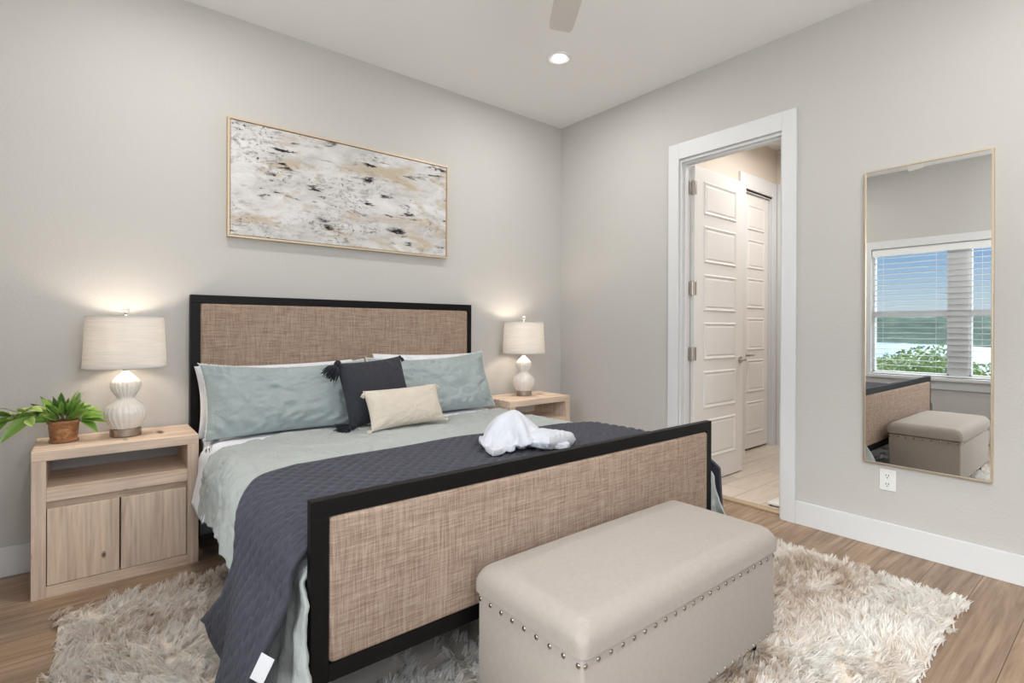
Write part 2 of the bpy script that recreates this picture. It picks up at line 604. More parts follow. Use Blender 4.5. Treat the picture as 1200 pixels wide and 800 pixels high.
# bathroom beyond the doorway
BX = 2.13
struct(MB().box(0.06, 2.6, -3.2, -0.9, -0.12, 0.008).build('floor_bathroom', TILE))
bw = MB().box(0.12, 1.47, -1.0, -0.88, 0, H).box(1.47, 2.03, -1.0, -0.88, 2.53, H).box(2.03, BX + 0.12, -1.0, -0.88, 0, H)
struct(bw.build('wall_bathroom_back', BWALL))
struct(MB().box(1.30, 2.20, -0.88, -0.20, 0, 0.008).box(1.30, 1.40, -0.88, -0.20, 0.008, H).box(2.10, 2.20, -0.88, -0.20, 0.008, H).box(1.40, 2.10, -0.26, -0.20, 0.008, H).build('wall_light_block', BWALL))  # unseen box added behind the door to keep sky light out
struct(MB().box(BX, BX + 0.12, -3.2, -1.0, 0, H).build('wall_bathroom_end', BWALL))
struct(MB().box(0.12, BX + 0.12, -3.3, -3.18, 0, H).build('wall_bathroom_front', BWALL))
struct(MB().box(BX - 0.018, BX, -1.16, -1.02, 0, 2.69, 0.003).build('trim_3', TRIM))
t4 = MB().box(1.36, 1.47, -1.02, -1.0, 0, 2.69, 0.003).box(2.03, 2.112, -1.02, -1.0, 0, 2.69, 0.003).box(1.47, 2.03, -1.02, -1.0, 2.545, 2.69, 0.003)
t4.box(1.47, 1.478, -1.0, -0.9, 0, 2.545).box(2.022, 2.03, -1.0, -0.9, 0, 2.545).box(1.478, 2.022, -1.0, -0.9, 2.525, 2.545)
struct(t4.build('trim_4', TRIM))


def panel_door(name, x0, x1, yf, th, z0, z1, rows, mat):
    """slab in the XZ plane facing -Y with stacked raised panels"""
    mb = MB()
    mb.box(x0, x1, yf, yf + th, z0, z1, 0.002)
    st = 0.155 * (x1 - x0) + 0.01
    for (a, b) in rows:
        px0, px1 = x0 + st, x1 - st
        e_, d_ = 0.028, 0.009
        # moulding ring sunk, then a raised field: built as a stepped frame in front of the slab face
        out = [(px0, a), (px1, a), (px1, b), (px0, b)]
        mid = [(px0 + 0.010, a + 0.010), (px1 - 0.010, a + 0.010), (px1 - 0.010, b - 0.010), (px0 + 0.010, b - 0.010)]
        inn = [(px0 + e_, a + e_), (px1 - e_, a + e_), (px1 - e_, b - e_), (px0 + e_, b - e_)]
        inn2 = [(px0 + e_ + .012, a + e_ + .012), (px1 - e_ - .012, a + e_ + .012), (px1 - e_ - .012, b - e_ - .012), (px0 + e_ + .012, b - e_ - .012)]
        for yy, s in ((yf, -1), (yf + th, 1)):
            vs = [(p[0], yy + s * 0.0005, p[1]) for p in out] + [(p[0], yy + s * d_, p[1]) for p in mid] + [(p[0], yy + s * 0.001, p[1]) for p in inn] + [(p[0], yy + s * 0.006, p[1]) for p in inn2]
            fs = []
            for r in range(3):
                for i in range(4):
                    j = (i + 1) % 4
                    q = (r * 4 + i, r * 4 + j, (r + 1) * 4 + j, (r + 1) * 4 + i)
                    fs.append(q if s < 0 else q[::-1])
            fs.append((12, 13, 14, 15) if s < 0 else (15, 14, 13, 12))
            mb.add(vs, fs)
    return mb.build(name, mat)


rows1 = [(0.20, 0.50), (0.585, 0.875), (0.96, 1.25), (1.335, 1.62), (1.705, 1.99), (2.075, 2.33)]
d1 = struct(panel_door('door_1', 0.128, 0.862, -1.300, 0.036, 0.016, 2.43, rows1, DOORW))


def lever(parent, x, z, yf, sgn):
    h = MB()
    bm = bmesh.new(); bmesh.ops.create_cone(bm, cap_ends=True, segments=24, radius1=0.030, radius2=0.028, depth=0.010)
    h.bm(bm, 0, Matrix.Translation((x, yf - 0.005, z)) @ Matrix.Rotation(PI / 2, 4, 'X'))
    h.tube([(x, yf - 0.008, z), (x, yf - 0.052, z)], 0.010, 12)
    h.tube([(x, yf - 0.050, z), (x - sgn * 0.03, yf - 0.054, z + 0.002), (x - sgn * 0.075, yf - 0.052, z - 0.002), (x - sgn * 0.105, yf - 0.050, z + 0.003)], [0.010, 0.0095, 0.008, 0.007], 10)
    return h.build('door_handle', CHROME, parent, True, angle=40)


lever(d1, 0.815, 0.945, -1.300, 1)
for hz in (2.262, 1.505, 1.012, 0.25):
    h = MB().box(0.085, 0.118, -1.2835, -1.2795, hz - 0.05, hz + 0.05, 0.001)
    h.tube([(0.123, -1.288, hz - 0.055), (0.123, -1.288, hz + 0.055)], 0.0075, 10)
    h.box(0.126, 0.152, -1.3035, -1.2995, hz - 0.05, hz + 0.05, 0.001)
    h.build('hinge', CHROME, d1)
rows2 = [(0.17, 0.49), (0.58, 0.90), (0.99, 1.31), (1.40, 1.70), (1.79, 2.08), (2.17, 2.42)]
d2 = struct(panel_door('door_2', 1.482, 2.018, -0.975, 0.036, 0.03, 2.522, rows2, DOORW))
lever(d2, 1.53, 0.945, -0.975, -1)


# windows
def window(name, wall, a0, a1, z0, z1, n, mull):
    """wall: ('x', X, outward) or ('y', Y, outward); sashes with meeting rails"""
    ax, P, od = wall

    def bx(mb, a, b, d0, d1_, c, d, bev=0.0):
        p0, p1 = P + od * d0, P + od * d1_
        lo, hi = min(p0, p1), max(p0, p1)
        if ax == 'x':
            mb.box(lo, hi, a, b, c, d, bev)
        else:
            mb.box(a, b, lo, hi, c, d, bev)
    root = MB()
    # interior casing, sill, apron
    cw = 0.09
    bx(root, a0 - cw, a0, -0.018, 0, z0, z1 + cw, 0.002)
    bx(root, a1, a1 + cw, -0.018, 0, z0, z1 + cw, 0.002)
    bx(root, a0, a1, -0.018, 0, z1, z1 + cw, 0.002)
    w = (a1 - a0 - mull * (n - 1)) / n
    for k in range(n):
        s0 = a0 + k * (w + mull); s1 = s0 + w
        if k < n - 1:
            bx(root, s1, s1 + mull, 0.055, 0.15, z0, z1, 0.002)
        # vinyl frame and sash rails
        f = 0.022
        bx(root, s0, s0 + f, 0.06, 0.13, z0, z1); bx(root, s1 - f, s1, 0.06, 0.13, z0, z1)
        bx(root, s0, s1, 0.06, 0.13, z0, z0 + f + 0.015); bx(root, s0, s1, 0.06, 0.13, z1 - f, z1)
        zm = 1.38
        bx(root, s0, s1, 0.065, 0.125, zm - 0.028, zm + 0.028)
    o = struct(root.build(name, TRIM))
    sl = MB(); bx(sl, a0 - cw - 0.03, a1 + cw + 0.03, -0.06, 0.06, z0 - 0.035, z0, 0.004)
    sl.build('sill', TRIM, o)
    ap = MB(); bx(ap, a0 - cw, a1 + cw, -0.018, 0, z0 - 0.13, z0 - 0.035, 0.002)
    ap.build('apron', TRIM, o)
    for k in range(n):
        s0 = a0 + k * (w + mull); s1 = s0 + w
        g = MB(); bx(g, s0 + 0.02, s1 - 0.02, 0.093, 0.097, z0 + 0.02, z1 - 0.02)
        g.build('pane', PANE, o)
    return o, w


win1, sw = window('window_1', ('x', XL, -1), W1[0], W1[1], W1[2], W1[3], 2, 0.165)
window('added_window_side', ('x', XL, -1), W2[0], W2[1], W2[2], W2[3], 1, 0)  # invented opening for the added side fill
window('added_window_rear', ('y', YR, -1), W3[0], W3[1], W3[2], W3[3], 2, 0.12)  # invented opening for the added rear fill

s0, s1 = W1[0], W1[1]
if s0 < s1:
    b = thing('window_blind', 'wide white horizontal blind over the twin lake window, seen in the mirror', 'blind', (XL - 0.03, (s0 + s1) / 2, W1[2]))
    MB().box(XL - 0.055, XL - 0.002, s0 + 0.006, s1 - 0.006, 2.075, 2.155, 0.003).build('valance', BLIND, b)
    sl = MB()
    z = 2.05
    while z > W1[2] + 0.05:
        P = np.zeros((5, 2, 3))
        for i, t in enumerate(np.linspace(-1, 1, 5)):
            P[i, :, 0] = XL - 0.032 + t * 0.0225
            P[i, :, 2] = z + 0.002 * (1 - t * t) + t * 0.002
            P[i, 0, 1] = s0 + 0.012; P[i, 1, 1] = s1 - 0.012
        Q = P.copy(); Q[:, :, 2] -= 0.0025
        sl.grid(P); sl.grid(Q, flip=True)
        z -= 0.0635
    sl.build('slats', BLIND, b)
    MB().box(XL - 0.055, XL - 0.010, s0 + 0.010, s1 - 0.010, W1[2] + 0.004, W1[2] + 0.022, 0.003).build('bottom_rail', BLIND, b)
    for t in (0.07, 0.38, 0.62, 0.93):
        yy = s0 + t * (s1 - s0)
        MB().tube([(XL - 0.032, yy, W1[2] + 0.012), (XL - 0.032, yy, 2.08)], 0.0012, 5).build('ladder_cord', BLIND, b)

# ------------------------------------------------------------------ outside: lake, far shore, tree
LAKE = Mat('lake water', lin(176, 196, 216), 0.35, spec=0.3)
LAKE.bump(LAKE.noise(LAKE.coords((0.2, 0.2, 0.2)), 1.0, 3), 0.2, 0.5)
LAKE = LAKE.m
GREEN = Mat('wooded hills', lin(70, 100, 62), 0.9, spec=0.1)
n = GREEN.noise(GREEN.coords((0.09, 0.09, 0.2)), 1.0, 5)
GREEN.color(GREEN.ramp(n, [(0.3, lin(44, 72, 66)), (0.55, lin(72, 100, 84)), (0.75, lin(108, 130, 104))])); GREEN = GREEN.m  # greens shifted towards blue to paint in distance haze on the hills
struct(MB().box(-1500, -30, -900, 1200, -9, -7).build('lake', LAKE))
P = np.zeros((60, 220, 3))
xs = np.linspace(-330, -700, 60); ys = np.linspace(-700, 1000, 220)
X, Y = np.meshgrid(xs, ys, indexing='ij')
shore = 25 * vn(Y / 90, Y * 0, 2) + 60 * smooth01((Y - 40) / 60)
d = np.clip((-X - 330 - shore) / 120, -0.2, 1)
Z = -7.6 + 17.5 * smooth01(d + 0.02) * (0.8 + 0.3 * vn(X / 80, Y / 110, 4)) + np.where(d > 0, 2.2 * np.abs(vn(X / 9, Y / 7, 5)), 0)
P[..., 0] = X; P[..., 1] = Y; P[..., 2] = Z
struct(MB().grid(P).build('hills', GREEN, smooth=True))
struct(MB().box(-40, XL - 0.16, -30, 30, -5.5, -4.2).build('ground', GREEN))


def tree(cx, cy, zc, r, label):
    t = thing('leafy_tree', label, 'tree', (cx, cy, -4.2), 'trees below the lake window')
    tk = MB().tube([(cx, cy, -4.25), (cx + 0.1, cy + 0.05, -2.5), (cx, cy, zc)], [0.14, 0.11, 0.05], 10)
    for k in range(7):
        a = k * 0.9
        tk.tube([(cx, cy, zc - 1.2 + k * 0.12), (cx + 0.6 * r * math.cos(a), cy + 0.6 * r * math.sin(a), zc + 0.1)], [0.04, 0.012], 6)
    tk.build('trunk', STEM, t)
    N = 12000
    u = rng.normal(size=(N, 3)); u /= np.linalg.norm(u, axis=1)[:, None]
    rad = r * (0.45 + 0.55 * rng.random(N) ** 0.5) * (1 + 0.22 * vn(u[:, 0] * 3, u[:, 1] * 3, 3))
    c = np.stack([cx + u[:, 0] * rad, cy + u[:, 1] * rad * 1.15, zc + u[:, 2] * rad * 0.8], 1)
    a = rng.normal(size=(N, 3)); a /= np.linalg.norm(a, axis=1)[:, None]
    b2 = np.cross(a, rng.normal(size=(N, 3))); b2 /= np.linalg.norm(b2, axis=1)[:, None]
    s = (0.035 + 0.03 * rng.random(N))[:, None]
    V = np.stack([c - a * s, c + b2 * s * 0.45, c + a * s, c - b2 * s * 0.45], 1).reshape(-1, 3)
    F = np.arange(N * 4).reshape(N, 4)
    o = MB().add(V, F).build('foliage', TREELEAF, t)
    return t


TREELEAF = Mat('outdoor leaves', lin(122, 150, 72), 0.6, spec=0.3)
n = TREELEAF.noise(TREELEAF.coords((6, 6, 6)), 1.0, 3)
TREELEAF.color(TREELEAF.ramp(n, [(0.3, lin(120, 146, 78)), (0.5, lin(178, 196, 124)), (0.7, lin(224, 230, 184))])); TREELEAF = TREELEAF.m
tree(-10.4, -0.45, -0.20, 1.30, 'leafy green tree crown outside, seen in the mirror through the wider window')
tree(-10.2, -2.75, -0.30, 0.95, 'leafy green tree crown outside, in the narrow window strip at the right of the mirror')

# ------------------------------------------------------------------ ceiling fixtures
dl = thing('recessed_light', 'round white recessed ceiling light glowing above the far corner', 'ceiling light', (-0.905, -0.90, H))
MB().lathe(-0.905, -0.90, [(0.062, H - 0.001), (0.064, H - 0.006), (0.084, H - 0.007), (0.090, H - 0.004), (0.091, H - 0.0005)], 40, cap=False).build('trim_ring', PLASTIC, dl, True)
MB().lathe(-0.905, -0.90, [(0.0, H - 0.0006), (0.030, H - 0.0006), (0.063, H - 0.0012)], 40, cap=False).build('reflector', PLASTIC, dl, True)
MB().lathe(-0.905, -0.90, [(0.001, H - 0.012), (0.034, H - 0.012), (0.044, H - 0.009), (0.048, H - 0.002)], 40, cap=False).build('diffuser', GLOW, dl, True)

FX, FY, FZ = -1.98, -2.15, 2.715
fan = thing('ceiling_fan', 'pale ceiling fan with flat blades, one tip reaching in at the top edge', 'ceiling fan', (FX, FY, H))
MB().lathe(FX, FY, [(0.07, H), (0.07, H - 0.02), (0.045, H - 0.055), (0.018, H - 0.06)], 32).build('canopy', FANWHITE, fan, True, angle=40)
MB().tube([(FX, FY, H - 0.05), (FX, FY, FZ + 0.05)], 0.013, 12).build('downrod', FANWHITE, fan, True)
MB().lathe(FX, FY, [(0.02, FZ + 0.09), (0.075, FZ + 0.075), (0.105, FZ + 0.03), (0.105, FZ - 0.03), (0.09, FZ - 0.055), (0.03, FZ - 0.065)], 36).build('motor', FANWHITE, fan, True, angle=40)
for k, ang in enumerate((53.5, 173, 293)):
    a = math.radians(ang)
    P2 = [(0.09, -0.05), (0.20, -0.068), (0.68, -0.058), (0.715, -0.050), (0.722, -0.038), (0.722, 0.045), (0.715, 0.056), (0.68, 0.060), (0.20, 0.068), (0.09, 0.05)]
    vs = []
    for zz in (-0.005, 0.005):
        for (r, w_) in P2:
            pz = FZ + zz + w_ * 0.16
            vs.append((FX + r * math.cos(a) - w_ * math.sin(a), FY + r * math.sin(a) + w_ * math.cos(a), pz))
    n_ = len(P2)
    fs = [tuple(range(n_ - 1, -1, -1)), tuple(range(n_, 2 * n_))] + [(i, (i + 1) % n_, n_ + (i + 1) % n_, n_ + i) for i in range(n_)]
    MB().add(vs, fs).build('blade', FANMAT, fan)

# ------------------------------------------------------------------ painting
pt = thing('abstract_painting', 'wide abstract painting in white, beige and black with a slim pale gold frame', 'painting', (-2.012, 0, 1.73))
px0, px1, pz0, pz1 = -2.772, -1.253, 1.733, 2.442
ft = 0.012
fr = MB().box(px0, px1, -0.042, 0, pz1 - ft, pz1, 0.001).box(px0, px1, -0.042, 0, pz0, pz0 + ft, 0.001).box(px0, px0 + ft, -0.042, 0, pz0 + ft, pz1 - ft, 0.001).box(px1 - ft, px1, -0.042, 0, pz0 + ft, pz1 - ft, 0.001)
fr.build('frame', PALEGOLD, pt)
M = Mat('abstract canvas', lin(215, 212, 208), 0.75, spec=0.15)


def msk(n, a, b, k=1.0):
    return M.ramp(n, [(a, (0, 0, 0, 1)), (b, (k, k, k, 1))])


base = M.noise(M.coords((2.2, 1, 5.0), loc=(0.4, 0, 0.2)), 1.4, 8, 0.65, 0.6)
col = M.ramp(base, [(0.3, lin(180, 178, 176)), (0.5, lin(205, 203, 202)), (0.7, lin(222, 221, 222))])
fine = M.noise(M.coords((16, 1, 34)), 1.0, 6, 0.75, 0.4)
zone = M.noise(M.coords((1.6, 1, 3.4), loc=(2.3, 0, 8.1)), 1.2, 3)
be = M.noise(M.coords((1.9, 1, 6.0), loc=(3.3, 0, 1.9)), 1.1, 6, 0.62, 0.8)
col = M.mix(msk(be, 0.52, 0.64, 0.85), col, lin(186, 170, 146))
col = M.mix(M.math('MULTIPLY', msk(fine, 0.50, 0.62, 0.85), msk(zone, 0.40, 0.62)), col, lin(128, 122, 118))
blot = M.noise(M.coords((3.6, 1, 17), loc=(1.3, 0, 5.9)), 1.0, 7, 0.66, 0.3)
where = M.noise(M.coords((2.6, 1, 5.2), loc=(7.3, 0, 2.9)), 1.2, 2)
speck = M.noise(M.coords((40, 1, 60), loc=(0.2, 0, 0.9)), 1.0, 3, 0.7)
k_ = M.math('MULTIPLY', msk(blot, 0.56, 0.60), msk(where, 0.47, 0.55))
k_ = M.math('MULTIPLY', k_, msk(speck, 0.30, 0.42))
col = M.mix(k_, col, lin(40, 37, 39))
k3 = M.math('MULTIPLY', msk(speck, 0.60, 0.64), msk(zone, 0.5, 0.6))
col = M.mix(k3, col, lin(70, 64, 62))
M.color(col); M.bump(fine, 0.3, 0.003)
MB().box(px0 + 0.0155, px1 - 0.0155, -0.036, -0.002, pz0 + 0.0155, pz1 - 0.0155, 0.002).build('canvas', M.m, pt)

# ------------------------------------------------------------------ mirror and outlet
mi_ = thing('wall_mirror', 'tall rectangular wall mirror with thin gold frame reflecting the lake window', 'mirror', (0, -2.721, 0.46))
my0, my1, mz0, mz1 = -2.992, -2.451, 0.459, 2.081
t_ = 0.008
MB().box(-0.026, 0, my0, my1, mz1 - t_, mz1, 0.001).box(-0.026, 0, my0, my1, mz0, mz0 + t_, 0.001).box(-0.026, 0, my0, my0 + t_, mz0 + t_, mz1 - t_, 0.001).box(-0.026, 0, my1 - t_, my1, mz0 + t_, mz1 - t_, 0.001).build('frame', GOLD, mi_)
MB().box(-0.022, -0.004, my0 + t_, my1 - t_, mz0 + t_, mz1 - t_).build('mirror_glass', MIRROR, mi_)

ol = thing('wall_outlet', 'white double wall outlet below the mirror', 'outlet', (0, -2.561, 0.374))
MB().box(-0.006, 0, -2.599, -2.523, 0.317, 0.431, 0.003).build('cover_plate', PLASTIC, ol)
for zz in (0.397, 0.351):
    rc = MB()
    bm = bmesh.new(); bmesh.ops.create_cone(bm, cap_ends=True, segments=24, radius1=0.0175, radius2=0.017, depth=0.004)
    rc.bm(bm, 0, Matrix.Translation((-0.0075, -2.561, zz)) @ Matrix.Rotation(PI / 2, 4, 'Y'))
    r_ = rc.build('receptacle', PLASTIC, ol)
    s_ = MB().box(-0.0105, -0.009, -2.5685, -2.5655, zz - 0.001, zz + 0.009).box(-0.0105, -0.009, -2.5565, -2.5535, zz - 0.001, zz + 0.008)
    s_.tube([(-0.009, -2.561, zz - 0.009), (-0.0105, -2.561, zz - 0.009)], 0.003, 8)
    s_.build('slots', DARKSLOT, r_)


# ------------------------------------------------------------------ nightstands
def nightstand(loc, label):
    x, y, _ = loc     # centre of the back edge on the floor
    t = thing('nightstand', label, 'nightstand', loc, 'whitewashed nightstands beside the bed')
    x0, x1, yf, yb = x - 0.3165, x + 0.3165, y - 0.38, y
    bv = 0.002
    MB().box(x0, x1, yf, yb, 0.605, 0.65, bv).build('top', WOOD_X, t)
    MB().box(x0, x0 + 0.050, yf, yb, 0.0, 0.605, bv).build('side_panel', WOOD_Z, t)
    MB().box(x1 - 0.050, x1, yf, yb, 0.0, 0.605, bv).build('side_panel', WOOD_Z, t)
    MB().box(x0 + 0.05, x1 - 0.05, yf, yb, 0.424, 0.484, bv).build('shelf', WOOD_X, t)
    MB().box(x0 + 0.05, x1 - 0.05, yf, yb, 0.0, 0.050, bv).build('base_panel', WOOD_X, t)
    MB().box(x0 + 0.05, x1 - 0.05, yf + 0.035, yf + 0.047, 0.385, 0.424).build('recessed_rail', WOOD_X, t)
    MB().box(x0 + 0.05, x1 - 0.05, yb - 0.012, yb, 0.05, 0.424).build('back_panel', WOOD_X, t)
    xm = x0 + 0.312
    MB().box(x0 + 0.053, xm - 0.003, yf + 0.002, yf + 0.024, 0.053, 0.392, bv).build('cabinet_door', WOOD_DOOR_A, t)
    MB().box(xm + 0.003, x1 - 0.053, yf + 0.002, yf + 0.024, 0.053, 0.392, bv).build('cabinet_door', WOOD_DOOR_B, t)
    return t


nightstand((-3.2835, -0.02, 0), 'whitewashed wooden nightstand left of the bed, holding the potted plant')
nightstand((-0.645, -0.07, 0), 'whitewashed wooden nightstand right of the bed, near the room corner')


# ------------------------------------------------------------------ lamps
def table_lamp(x, y, z, label):
    t = thing('table_lamp', label, 'lamp', (x, y, z), 'white ribbed gourd lamps on the nightstands')
    MB().lathe(x, y, [(0.062, z), (0.066, z + 0.004), (0.066, z + 0.036), (0.062, z + 0.040)], 40).build('base', NICKEL, t, True, angle=40)
    prof = []
    zs = np.linspace(0, 1, 64)
    pts_r = [(0.0, 0.058), (0.06, 0.068), (0.18, 0.086), (0.28, 0.089), (0.38, 0.079), (0.46, 0.050), (0.50, 0.036), (0.54, 0.037), (0.62, 0.054), (0.72, 0.064), (0.80, 0.061), (0.88, 0.042), (0.95, 0.020), (1.0, 0.011)]
    a_, b_ = zip(*pts_r)
    # smooth interpolation
    for k in zs:
        r = np.interp([k - 0.02, k - 0.01, k, k + 0.01, k + 0.02], a_, b_).mean()
        prof.append((float(r), z + 0.040 + 0.290 * k))
    MB().lathe(x, y, prof, 168, rfun=lambda r, a, k, zz: r * (1 + (0.045 if r > 0.03 else 0.01) * (abs(math.sin(11 * a + 2.2 * (zz - z) / 0.29)) ** 0.7 - 0.6))).build('body', CERAMIC, t, True)
    MB().tube([(x, y, z + 0.325), (x, y, z + 0.612)], 0.004, 8).tube([(x, y, z + 0.328), (x, y, z + 0.40)], 0.014, 12).build('stem', NICKEL, t, True)
    zb, zt = z + 0.345, z + 0.600
    r0, r1 = 0.174, 0.161
    sh = MB().lathe(x, y, [(r0, zb), (r1, zt), (r1 - 0.003, zt), (r0 - 0.003, zb), (r0, zb)], 72, cap=False)
    so = sh.build('lamp_shade', SHADE, t, True, angle=40)
    rm = MB().lathe(x, y, [(r0 + 0.001, zb), (r0 + 0.001, zb + 0.006), (r0 - 0.004, zb + 0.006), (r0 - 0.004, zb), (r0 + 0.001, zb)], 72, cap=False)
    rm.build('shade_ring', SHADE, so)
    rm = MB().lathe(x, y, [(r1 + 0.001, zt - 0.006), (r1 + 0.001, zt), (r1 - 0.004, zt), (r1 - 0.004, zt - 0.006), (r1 + 0.001, zt - 0.006)], 72, cap=False)
    for k in range(3):
        an = k * 2 * PI / 3 + 0.4
        rm.tube([(x, y, zt - 0.012), (x + r1 * math.cos(an), y + r1 * math.sin(an), zt - 0.006)], 0.0016, 6)
    rm.build('shade_ring', SHADE, so)
    MB().sphere((x, y, z + 0.632), 0.017, 3).build('finial', CRYSTAL, t, True)
    MB().lathe(x, y, [(0.007, z + 0.605), (0.010, z + 0.609), (0.006, z + 0.616)], 16).build('finial_cap', NICKEL, t, True)
    d = bpy.data.lights.new('bulb_glow', 'POINT'); d.energy = 5.2; d.color = (1.0, 0.86, 0.70); d.shadow_soft_size = 0.04
    o = bpy.data.objects.new('bulb_glow', d); C.objects.link(o); o.location = (0, 0, 0.505); o.parent = t
    return t


table_lamp(-3.259, -0.200, 0.651, 'lit white gourd lamp on the left nightstand beside the potted plant')
table_lamp(-0.638, -0.225, 0.651, 'lit white gourd lamp on the right nightstand near the corner')

# ------------------------------------------------------------------ potted plant
PX, PY, PZ = -3.496, -0.195, 0.651
pp = thing('potted_plant', 'leafy green trailing plant in a small brown clay pot on the left nightstand', 'plant', (PX, PY, PZ))
MB().lathe(PX, PY, [(0.046, PZ), (0.055, PZ + 0.003), (0.056, PZ + 0.012), (0.051, PZ + 0.016), (0.055, PZ + 0.05), (0.058, PZ + 0.088), (0.062, PZ + 0.090), (0.062, PZ + 0.102), (0.056, PZ + 0.103), (0.052, PZ + 0.085)], 40, cap=False).lathe(PX, PY, [(0.001, PZ), (0.046, PZ)], 40, cap=False).build('pot', CLAY, pp, True, angle=35)
MB().lathe(PX, PY, [(0.001, PZ + 0.093), (0.03, PZ + 0.092), (0.0545, PZ + 0.088)], 24, cap=False).build('soil', SOIL, pp, True)


def leaf_geo(p, dirv, length, width, droop, twist, tone, L):
    d = Vector(dirv).normalized()
    side = d.cross(Vector((0, 0, 1)))
    if side.length < 0.05: side = Vector((1, 0, 0))
    side.normalize()
    side = (Matrix.Rotation(twist, 3, d) @ side)
    n = 10
    rows = []; tones = []
    pos = Vector(p); dd = d.copy()
    for i in range(n):
        t = i / (n - 1)
        w = width * (math.sin(PI * min(1, t * 0.97 + 0.03) ** 0.8) ** 0.8) * 0.5
        up = side.cross(dd).normalized()
        rows.append([tuple(pos - side * w + up * w * 0.35), tuple(pos), tuple(pos + side * w + up * w * 0.35)])
        edge = tone + 0.28 if L['var'] else tone + 0.08
        tones += [edge, tone - 0.1, edge]
        pos = pos + dd * (length / (n - 1))
        dd = (dd + Vector((0, 0, -droop / n))).normalized()
    L['mb'].grid(np.array(rows)); L['tones'] += tones


L = {'mb': MB(), 'tones': [], 'var': False}
stems = MB()
rr = random.Random(5)
top = Vector((PX, PY, PZ + 0.095))
for k in range(64):
    a = rr.uniform(0, 2 * PI); el_ = rr.uniform(0.45, 1.45)
    if k < 16:
        a = PI + rr.uniform(-0.7, 0.7); el_ = rr.uniform(0.2, 0.9)
    dv = Vector((math.cos(a) * math.cos(el_), 0.7 * math.sin(a) * math.cos(el_), math.sin(el_)))
    st = top + Vector((math.cos(a), math.sin(a), 0)) * rr.uniform(0.0, 0.035)
    ln = rr.uniform(0.02, 0.05)
    q = st + dv * ln
    if q.y > -0.11: continue
    stems.tube([st, q], 0.0016, 5)
    L['var'] = rr.random() < 0.25
    leaf_geo(q, dv, rr.uniform(0.06, 0.105), rr.uniform(0.028, 0.042), rr.uniform(0.1, 0.9), rr.choice((-1, 1)) * rr.uniform(0.5, 1.3), rr.choice((0.08, 0.15, 0.3, 0.45, 0.55)), L)
# right hand sprays over the top, drooping
for (dx, dy, dz, ln, dr) in ((1, -0.7, 0.15, 0.115, 0.25), (1, -0.8, -0.02, 0.125, 0.3), (1, -0.9, -0.25, 0.105, 1.2), (1, -0.3, 0.3, 0.09, 0.4)):
    st = top + Vector((0.03, -0.01, 0.0)); q = st + Vector((dx, dy, dz + 0.3)).normalized() * 0.045
    stems.tube([st, q], 0.0016, 5); L['var'] = False
    leaf_geo(q, (dx, dy, dz), ln, 0.036, dr, 0.5, 0.42, L)
# trailing stem to the left with long leaves
prev = top
trail = [top + Vector((-0.03, -0.01, 0.01)), top + Vector((-0.10, -0.03, 0.045)), top + Vector((-0.18, -0.05, 0.05)), top + Vector((-0.26, -0.06, 0.03))]
stems.tube(trail, 0.002, 6)
for i, (dx, dy, dz, ln, dr, tone) in enumerate(((-1, -0.5, -0.05, 0.16, 0.4, 0.3), (-1, -0.6, -0.5, 0.17, 0.9, 0.4), (-1, -0.2, 0.25, 0.14, 0.5, 0.25), (-1, -0.4, -0.9, 0.15, 0.8, 0.42), (-0.9, -0.3, 0.1, 0.15, 0.4, 0.35), (-1, -0.6, -0.35, 0.15, 0.7, 0.35))):
    L['var'] = False
    leaf_geo(trail[1 + i // 2], (dx, dy, dz), ln, 0.052, dr, rr.choice((-1, 1)) * rr.uniform(0.5, 1.0), tone, L)
for i in range(7):          # pale variegated young leaves
    L['var'] = True
    q = trail[1 + i % 2] + Vector((rr.uniform(-0.03, 0.03), rr.uniform(-0.05, 0), rr.uniform(-0.02, 0.04)))
    leaf_geo(q, (rr.uniform(-1, 1), -0.7, rr.uniform(-0.3, 0.8)), rr.uniform(0.05, 0.075), 0.04, 0.5, rr.uniform(-1, 1), 0.62, L)
for (dx, dz, ln) in ((0.35, 1, 0.13), (0.55, 1, 0.11), (-1.0, 0.5, 0.12), (-1.3, 0.3, 0.2)):
    st = top + Vector((0.01 if dx > 0 else -0.08, -0.01, 0.02)); q = st + Vector((dx, -0.1, dz)).normalized() * ln
    stems.tube([st, (st + q) / 2 + Vector((0.006, 0, 0.008)), q], 0.0013, 5)
    L['var'] = True
    leaf_geo(q, (dx, -0.2, dz), 0.035, 0.014, 0.2, 0.3, 0.7, L)
fo = L['mb'].build('foliage', LEAF, pp, True)
at_ = fo.data.attributes.new('tone', 'FLOAT', 'POINT')
at_.data.foreach_set('value', np.clip(np.array(L['tones']), 0, 1))
stems.build('stems', STEM, pp, True)

# ------------------------------------------------------------------ bed
BXC = -2.010
bed = thing('bed', 'large bed with black frame and tan linen headboard and footboard', 'bed', (BXC, -1.1, 0))
bx0, bx1 = -2.962, -1.058
fwd = 0.047


def cushion_panel(x0, x1, y0, y1, z0, z1, r=0.022, puff=0.006):
    """upholstered slab with softly rounded edges, front faces -Y (y0)"""
    bm = bmesh.new(); bmesh.ops.create_cube(bm, size=1.0)
    for v in bm.verts:
        v.co = Vector(((x0 + x1) / 2 + v.co.x * (x1 - x0), (y0 + y1) / 2 + v.co.y * (y1 - y0), (z0 + z1) / 2 + v.co.z * (z1 - z0)))
    bmesh.ops.bevel(bm, geom=bm.edges[:], offset=r, segments=5, profile=0.5, affect='EDGES')
    return MB().bm(bm)


